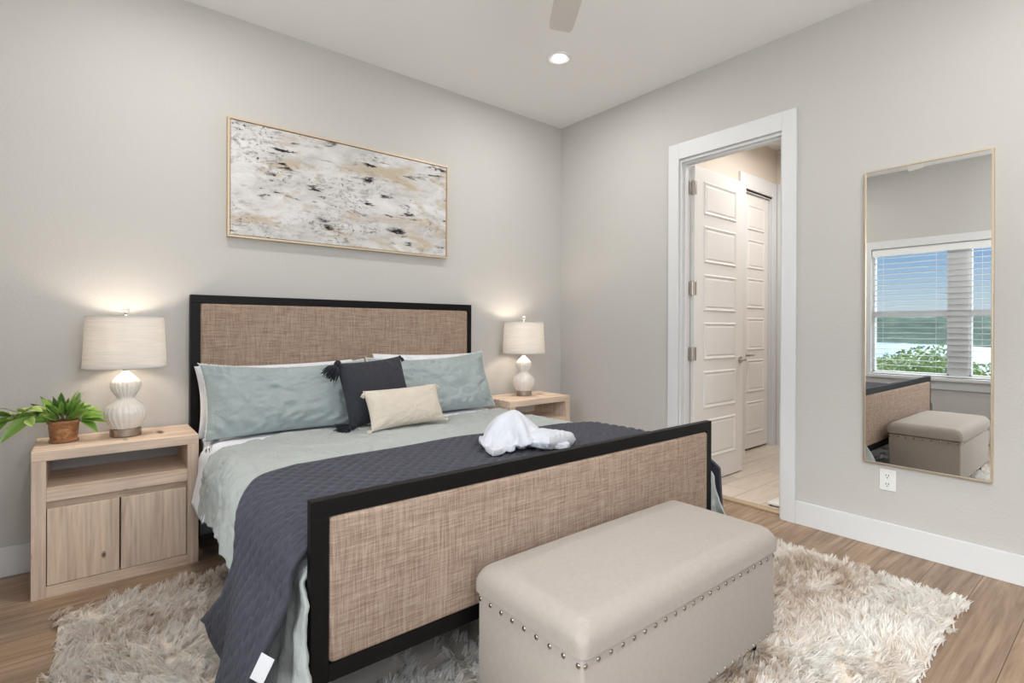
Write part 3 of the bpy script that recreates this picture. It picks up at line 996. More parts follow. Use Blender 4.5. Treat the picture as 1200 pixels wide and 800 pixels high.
HT = 1.381
hb = MB().box(bx0, bx1, -0.080, -0.022, HT - fwd, HT, 0.002).box(bx0, bx0 + fwd, -0.080, -0.022, 0, HT - fwd, 0.002).box(bx1 - fwd + 0.008, bx1, -0.080, -0.022, 0, HT - fwd, 0.002)
hb.box(bx0 + fwd, bx1 - fwd + 0.008, -0.080, -0.022, 0.25, 0.30, 0.002)
hb.build('headboard_frame', BLACKWOOD, bed)
cushion_panel(bx0 + fwd + 0.001, bx1 - fwd + 0.007, -0.088, -0.030, 0.301, HT - fwd - 0.001, 0.016).build('headboard_panel', LINEN, bed, True, angle=60)
FT, FYF, FYB = 0.752, -2.120, -2.090
fx0, fx1 = -2.970, -1.050
fb = MB().box(fx0, fx1, FYF, FYB, FT - fwd, FT, 0.002).box(fx0, fx0 + fwd, FYF, FYB, 0.014, FT - fwd, 0.002).box(fx1 - 0.042, fx1, FYF, FYB, 0.014, FT - fwd, 0.002)
fb.box(fx0 + fwd, fx1 - 0.042, FYF, FYB, 0.270, 0.317, 0.002)
fb.build('footboard_frame', BLACKWOOD, bed)
cushion_panel(fx0 + fwd + 0.001, fx1 - 0.043, FYF - 0.006, FYB + 0.003, 0.318, FT - fwd - 0.001, 0.014).build('footboard_panel', LINEN, bed, True, angle=60)
for xs_ in (bx0 + 0.02, bx1 - 0.045):
    MB().box(xs_, xs_ + 0.025, -2.089, -0.082, 0.22, 0.38, 0.002).build('side_rail', BLACKWOOD, bed)
MB().box(bx0 + 0.046, bx1 - 0.046, -2.089, -0.090, 0.335, 0.355).build('slat_base', BLACKWOOD, bed)

mat_ = MB().box(bx0 + 0.050, bx1 - 0.050, -2.085, -0.095, 0.356, 0.585, 0.05, 5).build('mattress', WHITE, None, True, loc=(BXC, -1.1, 0.356))
tag(mat_, 'white mattress under the sage bedding', 'mattress')


LAST_CLOTH = [None]


def drape(name, mat, qmaxf, yf0, yf1, zt, a, r, lean, nq, ny, wr, puff=None, thick=0.006, smoothv=True):
    """cloth laid over the bed and hanging down both sides.
    q = arc length from the bed's centre line; side -1 is the left (camera) side"""
    tq = np.linspace(-1, 1, nq); tv = np.linspace(0, 1, ny)
    T, V = np.meshgrid(tq, tv, indexing='ij')
    S = np.sign(T); S[S == 0] = 1
    ymid0 = yf0(np.abs(T) * 1.2, S); ymid1 = yf1(np.abs(T) * 1.2, S)
    Ym = ymid0 + V * (ymid1 - ymid0)
    Q = np.abs(T) * qmaxf(Ym, S)
    Y = yf0(Q, S) + V * (yf1(Q, S) - yf0(Q, S))
    arc = r * PI / 2
    th = np.clip((Q - (a - r)) / r, 0, PI / 2)
    dd = np.clip(Q - (a - r) - arc, 0, None)
    out = np.where(Q < a - r, Q, a - r + r * np.sin(th))
    Z = zt - r * (1 - np.cos(th)) - dd
    out = out + lean(dd, Y, S)
    W = wr(Q * S, Y, dd, S)
    h = puff(Q * S, Y, V, T) if puff is not None else 0
    off = W + h
    nx = np.sin(th); nz = np.cos(th)
    P = np.stack([BXC + S * (out + off * nx), Y, Z + off * nz], -1)
    mb = MB()
    # outer skin
    mb.grid(P, 0, flip=True)
    if thick:
        off2 = W - thick
        P2_ = np.stack([BXC + S * (out + off2 * nx), Y, Z + off2 * nz], -1)
        mb.grid(P2_, 1)
        n, m = P.shape[:2]; N = n * m
        fs = []
        for j in range(m - 1):
            fs.append((j, j + 1, N + j + 1, N + j)); k0 = (n - 1) * m
            fs.append((k0 + j + 1, k0 + j, N + k0 + j, N + k0 + j + 1))
        for i in range(n - 1):
            fs.append(((i + 1) * m, i * m, N + i * m, N + (i + 1) * m))
            fs.append((i * m + m - 1, (i + 1) * m + m - 1, N + (i + 1) * m + m - 1, N + i * m + m - 1))
        for f in fs:
            mb.f.append(f); mb.mi.append(0)
    LAST_CLOTH[0] = P
    return mb.build(name, mat, None, True, loc=(BXC, -1.1, zt - 0.3), angle=None)


# white sheet
def s_lean(d, y, s):
    near = smooth01((-y - 0.40) / 0.10)
    return np.where(s < 0, near * (0.070 * d / 0.3) - (1 - near) * 0.0, 0.0) + 0.0


sheet = drape('top_sheet', [WHITE, WHITE],
              lambda y, s: np.where(s < 0, 0.945 + 0.255 * smooth01((-y - 0.36) / 0.10), 1.02) + 0.0 * y,
              lambda q, s: -0.10 + 0 * q - np.where(s < 0, 0.335 * smooth01((q - 0.90) / 0.05), 0.0),
              lambda q, s: -0.84 + 0.0 * q,
              0.607, 0.962, 0.085, s_lean, 180, 60,
              lambda q, y, d, s: 0.004 * fbm(q * 6, y * 6, 2), thick=0.004)
tag(sheet, 'white top sheet folded back at the head of the bed, hanging beside the left nightstand', 'sheet')


# sage duvet
def dv_q(y, s):
    foot = smooth01((-y - 1.45) / 0.45)
    left = 1.215 + 0.015 * np.sin(y * 7) + 0.27 * foot
    right = 1.20 + 0.27 * foot
    return np.where(s < 0, left, right)


def dv_lean(d, y, s):
    foot = smooth01((-y - 1.93) / 0.12)
    f = d / 0.3
    base = f * (0.030 + 0.012 * np.sin(y * 9 + 0.6) + 0.006 * np.sin(y * 23))
    fo = -0.016 + np.clip(d - 0.05, 0, 0.6) * (0.09 + 0.10 * np.sin(y * 42 + d * 14 + 1.0)) + 0.017 * np.sin(d * 30 + y * 26) * smooth01((d - 0.15) / 0.1)
    return base * (1 - foot) + foot * fo


def dv_w(q, y, d, s):
    side = smooth01(d / 0.1)
    w = 0.010 * fbm(q * 2.2, y * 2.2, 1, 3) + 0.0058 * ridge(q * 8 + 2.4 * fbm(q * 3, y * 3, 2), y * 8 + 2 * fbm(q * 2.5, y * 2.5, 6), 3) * (1 - 0.3 * side)
    w += side * 0.007 * ridge(q * 3, y * 12, 5)
    return w + 0.002


duvet = drape('duvet', [SAGE_D, SAGE_D], dv_q,
              lambda q, s: np.where(s < 0, np.interp(q, [0, 0.3, 0.55, 0.75, 0.9, 1.0, 1.2], [-0.56, -0.55, -0.545, -0.625, -0.70, -0.735, -0.73]), np.interp(q, [0, 0.8, 1.0], [-0.56, -0.51, -0.50])),
              lambda q, s: -2.084 - 0.05 * smooth01((q - 1.02) / 0.06) - 0.10 * smooth01((q - 1.12) / 0.25),
              0.622, 0.985, 0.11, dv_lean, 380, 190, dv_w, thick=0.010)
tag(duvet, 'pale sage green duvet spread over the bed and hanging down its sides', 'duvet')


# charcoal quilt across the foot of the bed
def q_far(q, s):
    left = np.interp(q, [0, 0.75, 0.93, 1.06, 1.18, 1.33, 1.50, 1.9], [-1.265, -1.30, -1.40, -1.525, -1.53, -1.44, -1.25, -1.21])
    right = np.interp(q, [0, 0.70, 0.95, 1.2, 1.6], [-1.265, -1.335, -1.40, -1.43, -1.40])
    return np.where(s < 0, left, right)


def q_near(q, s):
    return np.where(s < 0, -2.078 - 0.022 * smooth01((q - 1.02) / 0.06) + 0.05 * smooth01((q - 1.10) / 0.25), -2.078 - 0.06 * smooth01((q - 1.03) / 0.06))


def q_lean(d, y, s):
    f = np.clip(d / 0.45, 0, 1.3)
    A = np.interp(-y, [1.20, 1.40, 1.56, 1.68, 1.84, 2.08], [0.088, 0.066, 0.030, 0.080, 0.150, 0.160])
    return np.where(s < 0, f * A, f * (0.06 + 0.02 * np.sin(y * 12)))


PU, PV = 0.062, 0.030


def q_puff(q, y, V, T):
    vv = (y + 3) / PV
    row = np.floor(vv); fv = vv - row
    off = (row % 2) * 0.5
    fu = (q + 5) / PU + off
    wob = 0.10 * np.sin(fu * 2 * PI)
    a_ = np.abs(np.sin(PI * np.clip(fv + wob * 0.6, 0, 1))) ** 0.6
    b_ = 0.15 + 0.85 * np.abs(np.sin(PI * fu)) ** 0.55
    edge = np.clip(np.minimum(np.minimum(V, 1 - V) * 24, (1 - np.abs(T)) * 60), 0, 1)
    return 0.0115 * a_ * b_ * edge + 0.004 * (1 - edge)


quilt = drape('quilt', [QUILT, QUILT_BACK],
              lambda y, s: np.where(s < 0, np.interp(-y, [1.2, 1.40, 1.55, 1.8], [1.505, 1.49, 1.465, 1.545]), 1.42) + 0 * y,
              q_far, q_near, 0.645, 1.010, 0.13, q_lean, 640, 190,
              lambda q, y, d, s: 0.005 * fbm(q * 3, y * 3, 6, 2) + 0.004, q_puff, thick=0.012)
tag(quilt, 'charcoal blue quilted blanket draped across the foot of the bed', 'blanket')
# care label sewn at the near edge
lb = MB()
edge_line = LAST_CLOTH[0][:, -1, :]
edge_line = edge_line[edge_line[:, 0] < BXC]
i0 = int(np.argmin(np.abs(edge_line[:, 2] - 0.395))); i1 = int(np.argmin(np.abs(edge_line[:, 2] - 0.330)))
cl = Vector(edge_line[i0]) + Vector((-0.003, -0.004, 0.0)); v_ = Vector(edge_line[i1]) - Vector(edge_line[i0])
u_ = Vector((0.022, -0.030, -0.012)); n_ = u_.cross(v_).normalized() * 0.001
pts = [cl, cl + u_, cl + u_ + v_, cl + v_]
lb.add([tuple(p) for p in pts] + [tuple(p + n_) for p in pts], [(0, 1, 2, 3), (7, 6, 5, 4), (0, 4, 5, 1), (1, 5, 6, 2), (2, 6, 7, 3), (3, 7, 4, 0)])
lo = lb.build('care_label', LABELW, quilt)
lo['label'] = 'white care label'


# ------------------------------------------------------------------ pillows and cushions
def pillow(name, w, h, th, mat, seed, wr=0.006, conc=0.05, nu=72, nv=48, p=2.4, fringe=None, sag=0.0):
    u = np.linspace(-1, 1, nu); v = np.linspace(-1, 1, nv)
    # denser at the seams
    u = np.sign(u) * (1 - (1 - np.abs(u)) ** 1.35); v = np.sign(v) * (1 - (1 - np.abs(v)) ** 1.35)
    U, Vv = np.meshgrid(u, v, indexing='ij')
    prof = (np.clip(1 - np.abs(U) ** p, 0, 1) * np.clip(1 - np.abs(Vv) ** p, 0, 1)) ** 0.52
    X = U * w / 2 * (1 - conc * (1 - Vv ** 2)); Y = Vv * h / 2 * (1 - conc * 1.3 * (1 - U ** 2))
    Y = Y - sag * (1 - np.abs(U) ** 2) * (Vv > 0) * Vv * 0.5
    mb = MB()
    for sgn in (1, -1):
        edge = np.maximum(np.abs(U), np.abs(Vv))
        wrk = wr * (ridge(U * w * 7 + 1.5 * fbm(U * 3, Vv * 3, seed), Vv * h * 4, seed + (sgn > 0), 3)) * np.clip((1 - edge) * 8, 0, 1) + wr * 0.9 * fbm(U * w * 5, Vv * h * 5, seed + 3)
        rad = wr * 1.3 * np.sin(40 * U * w + 6 * fbm(U * 2, Vv * 2, seed)) * smooth01((np.abs(Vv) - 0.5) / 0.4) * np.clip((1 - np.abs(Vv)) * 12, 0, 1)
        Zz = sgn * (th / 2 * prof + (wrk + rad) * np.clip(prof * 2.5, 0, 1))
        mb.grid(np.stack([X, Y, Zz], -1), 0, flip=(sgn < 0))
    o = mb.build(name, mat, None, True)
    bm = bmesh.new(); bm.from_mesh(o.data); bmesh.ops.remove_doubles(bm, verts=bm.verts, dist=0.0004); bm.to_mesh(o.data); bm.free()
    if fringe:
        # frayed trim: a thin double-sided ribbon of short threads round the seam
        fm = MB(); r2 = random.Random(seed)
        per = []
        for a_, b_ in (((-1, -1), (1, -1)), ((1, -1), (1, 1)), ((1, 1), (-1, 1)), ((-1, 1), (-1, -1))):
            for k in range(300 if a_[1] == b_[1] else 140):
                t = k / (300 if a_[1] == b_[1] else 140)
                uu = a_[0] + (b_[0] - a_[0]) * t; vv = a_[1] + (b_[1] - a_[1]) * t
                per.append((uu, vv))
        for (uu, vv) in per:
            if vv < -0.97:
                continue
            x = uu * w / 2 * (1 - conc * (1 - vv ** 2)); y = vv * h / 2 * (1 - conc * 1.3 * (1 - uu ** 2))
            y = y - (sag * (1 - uu ** 2) * vv * 0.5 if vv > 0 else 0)
            nx = uu if abs(uu) > 0.999 else 0; ny = vv if abs(vv) > 0.999 else 0
            L_ = fringe * r2.uniform(0.5, 1.2)
            jx = r2.uniform(-0.004, 0.004); jz = r2.uniform(-0.003, 0.003)
            tx, ty = (-ny, nx)
            hw = 0.0028
            base = np.array([x, y, 0]); n3 = np.array([nx, ny, 0]); t3 = np.array([tx, ty, 0])
            p0 = base - n3 * 0.004
            q_ = p0 + n3 * (L_ + 0.004) + t3 * jx + np.array([0, 0, jz])
            vs = [p0 - t3 * hw + [0, 0, 0.0015], p0 + t3 * hw + [0, 0, 0.0015], q_ + t3 * hw * .6, q_ - t3 * hw * .6, p0 - t3 * hw - [0, 0, 0.0015], p0 + t3 * hw - [0, 0, 0.0015]]
            fm.add(vs, [(0, 1, 2, 3), (5, 4, 3, 2), (0, 3, 4), (1, 5, 2)])
        f_ = fm.build('fringe', FRINGE, o)
        f_['label'] = 'pale frayed edge'
    return o


def place(o, base, tilt, yaw=0.0, roll=0.0, h=0.4):
    """base = point under the middle of the lower edge; tilt = lean back from upright"""
    m = Matrix.Translation(base) @ Matrix.Rotation(yaw, 4, 'Z') @ Matrix.Rotation(PI / 2 - tilt, 4, 'X') @ Matrix.Rotation(roll, 4, 'Z') @ Matrix.Translation((0, h / 2, 0))
    o.matrix_world = m
    return o


R_ = math.radians
o = pillow('pillow', 0.90, 0.40, 0.15, WHITE, 4)
place(o, (-2.500, -0.235, 0.598), R_(14), 0, R_(0.5), 0.40)
tag(o, 'white pillow half hidden behind the left sage pillow', 'pillow', 'white pillows behind the sage ones')
o = pillow('pillow', 0.88, 0.43, 0.15, WHITE, 5)
place(o, (-1.475, -0.235, 0.598), R_(14), 0, R_(-1.0), 0.43)
tag(o, 'white pillow whose corner peeks above the dark cushion, behind the right sage pillow', 'pillow', 'white pillows behind the sage ones')
o = pillow('pillow', 0.92, 0.42, 0.18, SAGE, 1, 0.009, 0.05, fringe=0.008, sag=0.05)
place(o, (-2.485, -0.425, 0.612), R_(24), R_(1), R_(-0.5), 0.42)
tag(o, 'wide sage green pillow with frayed edge at the left of the headboard', 'pillow', 'sage pillows against the headboard')
o = pillow('pillow', 0.92, 0.43, 0.18, SAGE, 2, 0.009, 0.05, fringe=0.008, sag=0.05)
place(o, (-1.530, -0.405, 0.612), R_(22), R_(-1), R_(1.5), 0.43)
tag(o, 'sage green pillow with frayed edge at the right of the headboard', 'pillow', 'sage pillows against the headboard')


def tassel_mb(n, length, r, seed, headr=0.014):
    """hangs along -Y of the cushion frame"""
    mb = MB(); q = random.Random(seed)
    mb.sphere((0, 0, 0), headr, 2, (1, 1.2, 1))
    for k in range(n):
        a = q.uniform(0, 2 * PI); rad = r * math.sqrt(q.random())
        e_ = Vector((math.cos(a) * rad, -length * q.uniform(0.8, 1.05), math.sin(a) * rad))
        m_ = Vector((e_.x * 0.75 + q.uniform(-.004, .004), e_.y * 0.5, e_.z * 0.75 + q.uniform(-.004, .004)))
        mb.tube([(e_.x * 0.1, -headr * 0.5, e_.z * 0.1), tuple(m_), tuple(e_)], [0.0026, 0.0032, 0.0022], 5)
    return mb


def add_tassel(cush, mat, x, y, z, rotz, tiltx, n=34, length=0.085, r=0.036, seed=1, headr=0.014):
    t = tassel_mb(n, length, r, seed, headr).build('tassel', mat, cush, True)
    # local placement in the cushion's own frame
    t.data.transform(Matrix.Translation(-wloc(t)) if False else Matrix.Identity(4))
    t.location = (x, y, z)
    t.rotation_euler = (tiltx, 0, rotz)
    return t


ck = pillow('cushion', 0.43, 0.39, 0.15, KNIT, 6, 0.002, 0.05)
for (x, y, z, rz, tx, s) in ((-0.215, 0.185, 0.02, -0.75, 0.25, 1), (-0.215, -0.185, 0.035, -1.35, 0.1, 2), (0.215, 0.19, 0.0, 0.3, -0.2, 3), (0.212, -0.185, 0.01, 1.2, 0.1, 4)):
    add_tassel(ck, TASSEL, x, y, z, rz, tx, 70 if x < 0 else 12, 0.095 if x < 0 else 0.035, 0.052 if x < 0 else 0.010, s, 0.020 if x < 0 else 0.008)
place(ck, (-2.045, -0.600, 0.640), R_(20), R_(4), R_(4), 0.39)
tag(ck, 'charcoal knitted square cushion with dark tassels leaning on the pillows', 'cushion')
cc = pillow('cushion', 0.475, 0.235, 0.12, CREAM, 7, 0.0025, 0.05)
for (x, y, rz, s) in ((-0.232, 0.110, -0.5, 11), (0.232, 0.110, 0.4, 12), (-0.232, -0.112, -1.4, 13), (0.232, -0.112, 1.4, 14)):
    add_tassel(cc, CREAM, x, y, 0.004, rz, 0.2, 14, 0.034, 0.010, s, 0.006)
place(cc, (-1.978, -0.800, 0.640), R_(26), R_(1), R_(1.5), 0.235)
tag(cc, 'small cream lumbar cushion in front of the charcoal cushion', 'cushion')


# ------------------------------------------------------------------ towel heap
# settled cloth shape of the towel: 45 x 37 points, millimetres
TOWEL_POINTS = (
    -208, -124, 21, -207, -114, 16, -203, -104, 13, -203, -94, 17, -199, -83, 20, -195, -73, 16, -190, -64, 21, -186, -53, 21, -183, -47, 12, -180, -36,
    13, -176, -28, 20, -176, -17, 16, -172, -7, 14, -163, -2, 9, -165, 7, 16, -162, 17, 14, -162, 24, 23, -162, 33, 30, -156, 39, 24, -146, 38, 18, -139,
    44, 12, -140, 55, 14, -134, 64, 11, -128, 74, 10, -123, 78, 20, -122, 90, 19, -118, 99, 13, -114, 109, 11, -110, 120, 11, -105, 130, 12, -100, 141,
    12, -94, 150, 11, -87, 159, 15, -81, 168, 17, -74, 177, 16, -68, 186, 14, -61, 194, 11, -195, -125, 12, -193, -116, 19, -191, -105, 21, -189, -96,
    15, -185, -87, 20, -182, -76, 17, -178, -65, 13, -174, -58, 20, -172, -47, 20, -169, -40, 12, -167, -29, 11, -166, -21, 19, -165, -11, 22, -156, -6,
    17, -154, 4, 18, -157, 14, 23, -151, 23, 24, -153, 28, 34, -151, 39, 34, -143, 45, 27, -134, 41, 22, -128, 50, 17, -125, 60, 19, -117, 69, 16, -112,
    78, 13, -108, 87, 21, -104, 97, 18, -100, 106, 12, -96, 116, 12, -91, 127, 13, -88, 137, 18, -81, 143, 11, -75, 153, 11, -67, 162, 13, -61, 171, 16,
    -54, 180, 17, -48, 188, 13, -181, -125, 11, -181, -114, 12, -178, -107, 21, -177, -96, 23, -174, -91, 13, -171, -80, 11, -166, -69, 11, -164, -59,
    14, -161, -51, 21, -160, -40, 21, -157, -32, 12, -155, -21, 15, -159, -19, 26, -157, -8, 28, -150, 0, 27, -153, 10, 33, -144, 15, 29, -141, 26, 31,
    -141, 34, 39, -137, 44, 38, -127, 44, 33, -125, 54, 29, -113, 56, 26, -107, 64, 22, -99, 73, 19, -94, 83, 18, -90, 93, 18, -90, 103, 22, -87, 114,
    24, -82, 124, 23, -75, 129, 14, -68, 138, 16, -62, 146, 12, -56, 156, 12, -49, 165, 12, -44, 173, 17, -37, 182, 14, -170, -124, 18, -167, -114, 11,
    -169, -104, 12, -166, -100, 23, -169, -90, 24, -162, -84, 18, -157, -74, 16, -153, -63, 15, -152, -52, 14, -150, -43, 20, -146, -34, 15, -144, -24,
    18, -148, -21, 29, -145, -10, 29, -149, -5, 39, -147, 5, 42, -138, 12, 40, -131, 21, 39, -127, 32, 40, -130, 39, 49, -125, 49, 46, -115, 52, 41,
    -111, 63, 39, -102, 69, 36, -92, 74, 33, -85, 82, 29, -79, 92, 27, -76, 102, 25, -76, 111, 32, -70, 116, 23, -63, 122, 17, -56, 131, 15, -53, 141,
    19, -48, 151, 21, -40, 157, 15, -35, 166, 12, -28, 175, 15, -157, -125, 18, -159, -113, 20, -158, -106, 12, -160, -95, 14, -158, -93, 25, -160, -83,
    29, -159, -72, 27, -154, -62, 26, -146, -55, 23, -139, -47, 21, -135, -36, 19, -133, -26, 22, -135, -22, 33, -134, -11, 34, -136, -5, 43, -138, 1,
    53, -134, 12, 53, -129, 23, 53, -119, 26, 50, -115, 36, 49, -115, 45, 56, -110, 55, 55, -102, 62, 51, -96, 72, 49, -87, 77, 45, -78, 83, 42, -77, 95,
    41, -68, 101, 37, -62, 110, 34, -64, 122, 34, -55, 124, 27, -46, 126, 21, -42, 136, 17, -37, 146, 18, -32, 155, 23, -27, 159, 14, -21, 168, 11, -148,
    -122, 12, -148, -115, 20, -152, -104, 21, -149, -97, 13, -152, -87, 18, -149, -84, 28, -149, -75, 34, -147, -64, 36, -145, -53, 35, -142, -43, 33,
    -135, -34, 32, -123, -32, 30, -122, -22, 34, -121, -11, 40, -122, -3, 47, -125, -2, 59, -122, 9, 60, -121, 19, 65, -115, 28, 64, -105, 34, 60, -101,
    44, 61, -102, 54, 66, -96, 63, 64, -89, 72, 61, -81, 79, 57, -73, 85, 54, -72, 96, 52, -63, 103, 49, -63, 113, 46, -57, 122, 43, -49, 125, 36, -41,
    130, 30, -34, 132, 22, -28, 140, 17, -24, 148, 25, -19, 157, 22, -13, 160, 13, -137, -122, 11, -142, -111, 12, -140, -104, 21, -143, -94, 22, -140,
    -87, 14, -140, -78, 21, -136, -76, 32, -134, -66, 37, -131, -55, 32, -128, -44, 32, -128, -41, 43, -123, -31, 44, -112, -26, 45, -111, -16, 51, -110,
    -6, 56, -111, 3, 63, -116, 5, 74, -109, 15, 72, -102, 23, 69, -101, 34, 73, -92, 41, 70, -88, 51, 70, -87, 62, 74, -83, 72, 72, -74, 77, 68, -72, 88,
    66, -65, 95, 62, -62, 105, 59, -55, 111, 54, -48, 116, 47, -42, 125, 45, -34, 126, 36, -29, 135, 32, -21, 134, 24, -17, 142, 17, -10, 150, 23, -3,
    158, 21, -135, -118, 23, -131, -110, 16, -133, -100, 11, -131, -97, 23, -133, -86, 25, -127, -78, 19, -125, -70, 26, -120, -67, 37, -119, -56, 39,
    -114, -46, 35, -114, -37, 41, -115, -40, 53, -113, -31, 59, -111, -21, 63, -107, -11, 69, -101, -2, 71, -102, 7, 78, -104, 16, 85, -94, 21, 80, -89,
    30, 78, -88, 41, 82, -80, 48, 79, -76, 58, 78, -76, 69, 81, -72, 79, 79, -64, 86, 73, -61, 96, 72, -54, 100, 65, -47, 104, 57, -40, 112, 54, -34,
    121, 52, -28, 128, 46, -20, 134, 40, -12, 137, 32, -7, 135, 23, 1, 143, 19, 7, 151, 24, -131, -110, 33, -125, -102, 26, -120, -104, 15, -120, -92,
    14, -119, -90, 25, -119, -81, 32, -111, -76, 24, -108, -64, 27, -105, -56, 34, -100, -47, 40, -99, -38, 46, -101, -34, 57, -103, -35, 68, -101, -25,
    74, -95, -15, 75, -97, -8, 82, -98, 1, 89, -96, 12, 93, -89, 20, 91, -81, 27, 87, -81, 38, 91, -77, 48, 90, -70, 55, 86, -66, 66, 85, -65, 77, 87,
    -59, 85, 83, -52, 93, 78, -45, 99, 72, -38, 101, 64, -30, 106, 57, -24, 114, 53, -16, 123, 53, -8, 128, 46, -2, 131, 38, 3, 128, 28, 12, 134, 22, 20,
    143, 22, -117, -117, 33, -112, -107, 30, -110, -97, 25, -105, -95, 14, -105, -85, 21, -105, -86, 33, -104, -75, 38, -95, -68, 34, -99, -63, 45, -99,
    -54, 52, -91, -45, 54, -88, -35, 59, -90, -31, 70, -93, -31, 81, -90, -20, 85, -86, -10, 88, -89, -3, 96, -89, 8, 100, -83, 18, 100, -75, 24, 95,
    -71, 34, 94, -70, 45, 98, -66, 55, 97, -59, 63, 93, -55, 74, 93, -49, 79, 87, -42, 86, 81, -35, 95, 79, -28, 101, 73, -20, 102, 65, -13, 111, 62, -7,
    113, 53, 1, 118, 46, 10, 124, 44, 16, 122, 34, 24, 126, 27, 31, 133, 21, -112, -121, 20, -106, -112, 17, -99, -106, 25, -95, -95, 24, -90, -85, 23,
    -91, -80, 33, -93, -80, 45, -90, -70, 48, -85, -60, 48, -89, -59, 59, -88, -50, 66, -81, -41, 67, -78, -31, 72, -81, -31, 83, -83, -25, 92, -79, -14,
    95, -79, -5, 101, -81, 4, 107, -76, 14, 108, -71, 24, 106, -63, 31, 102, -59, 41, 102, -58, 52, 105, -52, 62, 104, -45, 68, 98, -38, 76, 93, -31, 80,
    86, -24, 87, 80, -17, 97, 81, -9, 102, 75, -1, 103, 66, 6, 111, 61, 12, 109, 51, 19, 113, 44, 28, 121, 43, 34, 127, 37, 40, 124, 27, -99, -128, 16,
    -93, -118, 14, -89, -108, 16, -83, -99, 20, -82, -93, 30, -81, -87, 38, -80, -80, 48, -83, -74, 56, -76, -65, 52, -77, -58, 60, -80, -56, 71, -79,
    -47, 77, -72, -38, 78, -70, -28, 84, -73, -27, 95, -73, -20, 103, -73, -10, 109, -73, 0, 114, -67, 10, 113, -63, 20, 115, -57, 30, 114, -50, 38, 111,
    -48, 49, 112, -41, 58, 110, -34, 66, 106, -26, 71, 99, -20, 80, 96, -12, 82, 88, -4, 89, 82, 3, 97, 82, 10, 104, 75, 16, 102, 66, 24, 107, 58, 30,
    106, 49, 38, 111, 42, 45, 120, 43, 51, 124, 35, -90, -129, 27, -82, -124, 20, -77, -114, 19, -84, -110, 28, -83, -104, 38, -82, -96, 46, -82, -89,
    55, -74, -82, 56, -70, -71, 59, -67, -61, 63, -68, -54, 72, -72, -54, 83, -70, -44, 88, -63, -35, 90, -60, -26, 96, -60, -17, 102, -61, -9, 111, -62,
    -4, 121, -58, 6, 123, -52, 16, 121, -47, 26, 122, -41, 36, 121, -35, 44, 118, -29, 54, 117, -22, 61, 112, -14, 69, 108, -7, 74, 101, 0, 82, 97, 6,
    82, 87, 14, 87, 80, 22, 96, 81, 28, 102, 74, 34, 101, 65, 39, 110, 58, 46, 105, 51, 51, 109, 41, 59, 115, 37, -80, -134, 31, -79, -122, 32, -70,
    -118, 28, -73, -108, 31, -74, -110, 42, -73, -103, 50, -73, -95, 59, -71, -87, 65, -70, -77, 69, -65, -67, 73, -59, -58, 75, -60, -52, 84, -64, -51,
    96, -62, -42, 101, -58, -32, 107, -55, -23, 113, -49, -13, 117, -48, -5, 124, -48, 3, 133, -41, 13, 130, -36, 22, 129, -29, 31, 127, -22, 40, 124,
    -16, 50, 123, -10, 58, 120, -2, 63, 112, 6, 67, 105, 12, 77, 103, 18, 83, 96, 25, 81, 86, 31, 87, 80, 38, 97, 80, 43, 104, 74, 48, 110, 67, 54, 111,
    57, 59, 105, 49, 66, 106, 40, -71, -134, 24, -71, -130, 35, -69, -120, 39, -63, -112, 34, -66, -102, 38, -62, -104, 49, -61, -95, 56, -63, -84, 57,
    -59, -80, 66, -55, -74, 75, -52, -67, 83, -51, -59, 91, -51, -48, 94, -48, -45, 105, -47, -38, 113, -45, -30, 122, -43, -21, 128, -39, -11, 135, -36,
    -1, 139, -29, 9, 139, -22, 18, 136, -16, 27, 133, -10, 36, 132, -4, 45, 129, 3, 54, 125, 8, 56, 116, 16, 62, 110, 23, 70, 105, 28, 79, 102, 34, 78,
    93, 41, 81, 84, 46, 88, 77, 51, 96, 72, 57, 106, 71, 62, 112, 64, 67, 104, 57, 74, 103, 47, -66, -124, 21, -61, -127, 30, -59, -126, 41, -58, -115,
    44, -56, -107, 35, -57, -97, 41, -51, -93, 50, -52, -82, 52, -50, -73, 59, -48, -65, 67, -44, -59, 75, -40, -52, 84, -37, -45, 92, -34, -39, 101,
    -33, -34, 111, -31, -32, 122, -28, -23, 130, -26, -15, 138, -22, -6, 144, -17, 4, 145, -11, 15, 144, -4, 23, 139, 2, 32, 136, 6, 42, 136, 14, 47,
    129, 17, 57, 125, 23, 65, 120, 31, 67, 113, 38, 73, 106, 41, 82, 101, 47, 87, 93, 54, 87, 84, 60, 90, 75, 65, 98, 69, 70, 108, 72, 74, 112, 62, 78,
    114, 51, -57, -119, 18, -58, -115, 28, -50, -121, 34, -45, -116, 44, -45, -105, 41, -46, -96, 35, -42, -87, 41, -39, -78, 48, -36, -71, 56, -34, -66,
    66, -31, -64, 77, -28, -59, 87, -25, -54, 97, -24, -47, 106, -19, -39, 113, -18, -29, 117, -15, -20, 124, -11, -15, 133, -8, -8, 141, -4, 0, 149, 0,
    11, 150, 5, 21, 148, 12, 29, 142, 17, 37, 139, 20, 48, 138, 25, 57, 134, 30, 65, 128, 36, 72, 122, 42, 78, 115, 49, 84, 108, 56, 88, 100, 62, 91, 92,
    69, 93, 83, 76, 93, 74, 81, 103, 74, 86, 109, 66, 90, 114, 57, -53, -130, 22, -48, -119, 21, -42, -113, 27, -34, -118, 36, -35, -108, 31, -32, -99,
    35, -29, -90, 43, -25, -82, 49, -22, -74, 57, -19, -67, 65, -17, -59, 74, -15, -54, 83, -12, -49, 94, -9, -47, 104, -8, -35, 105, -5, -27, 113, -2,
    -20, 121, 1, -14, 129, 4, -10, 140, 7, -4, 148, 12, 6, 152, 16, 17, 152, 21, 27, 151, 26, 36, 146, 30, 44, 140, 33, 54, 140, 39, 61, 134, 45, 68,
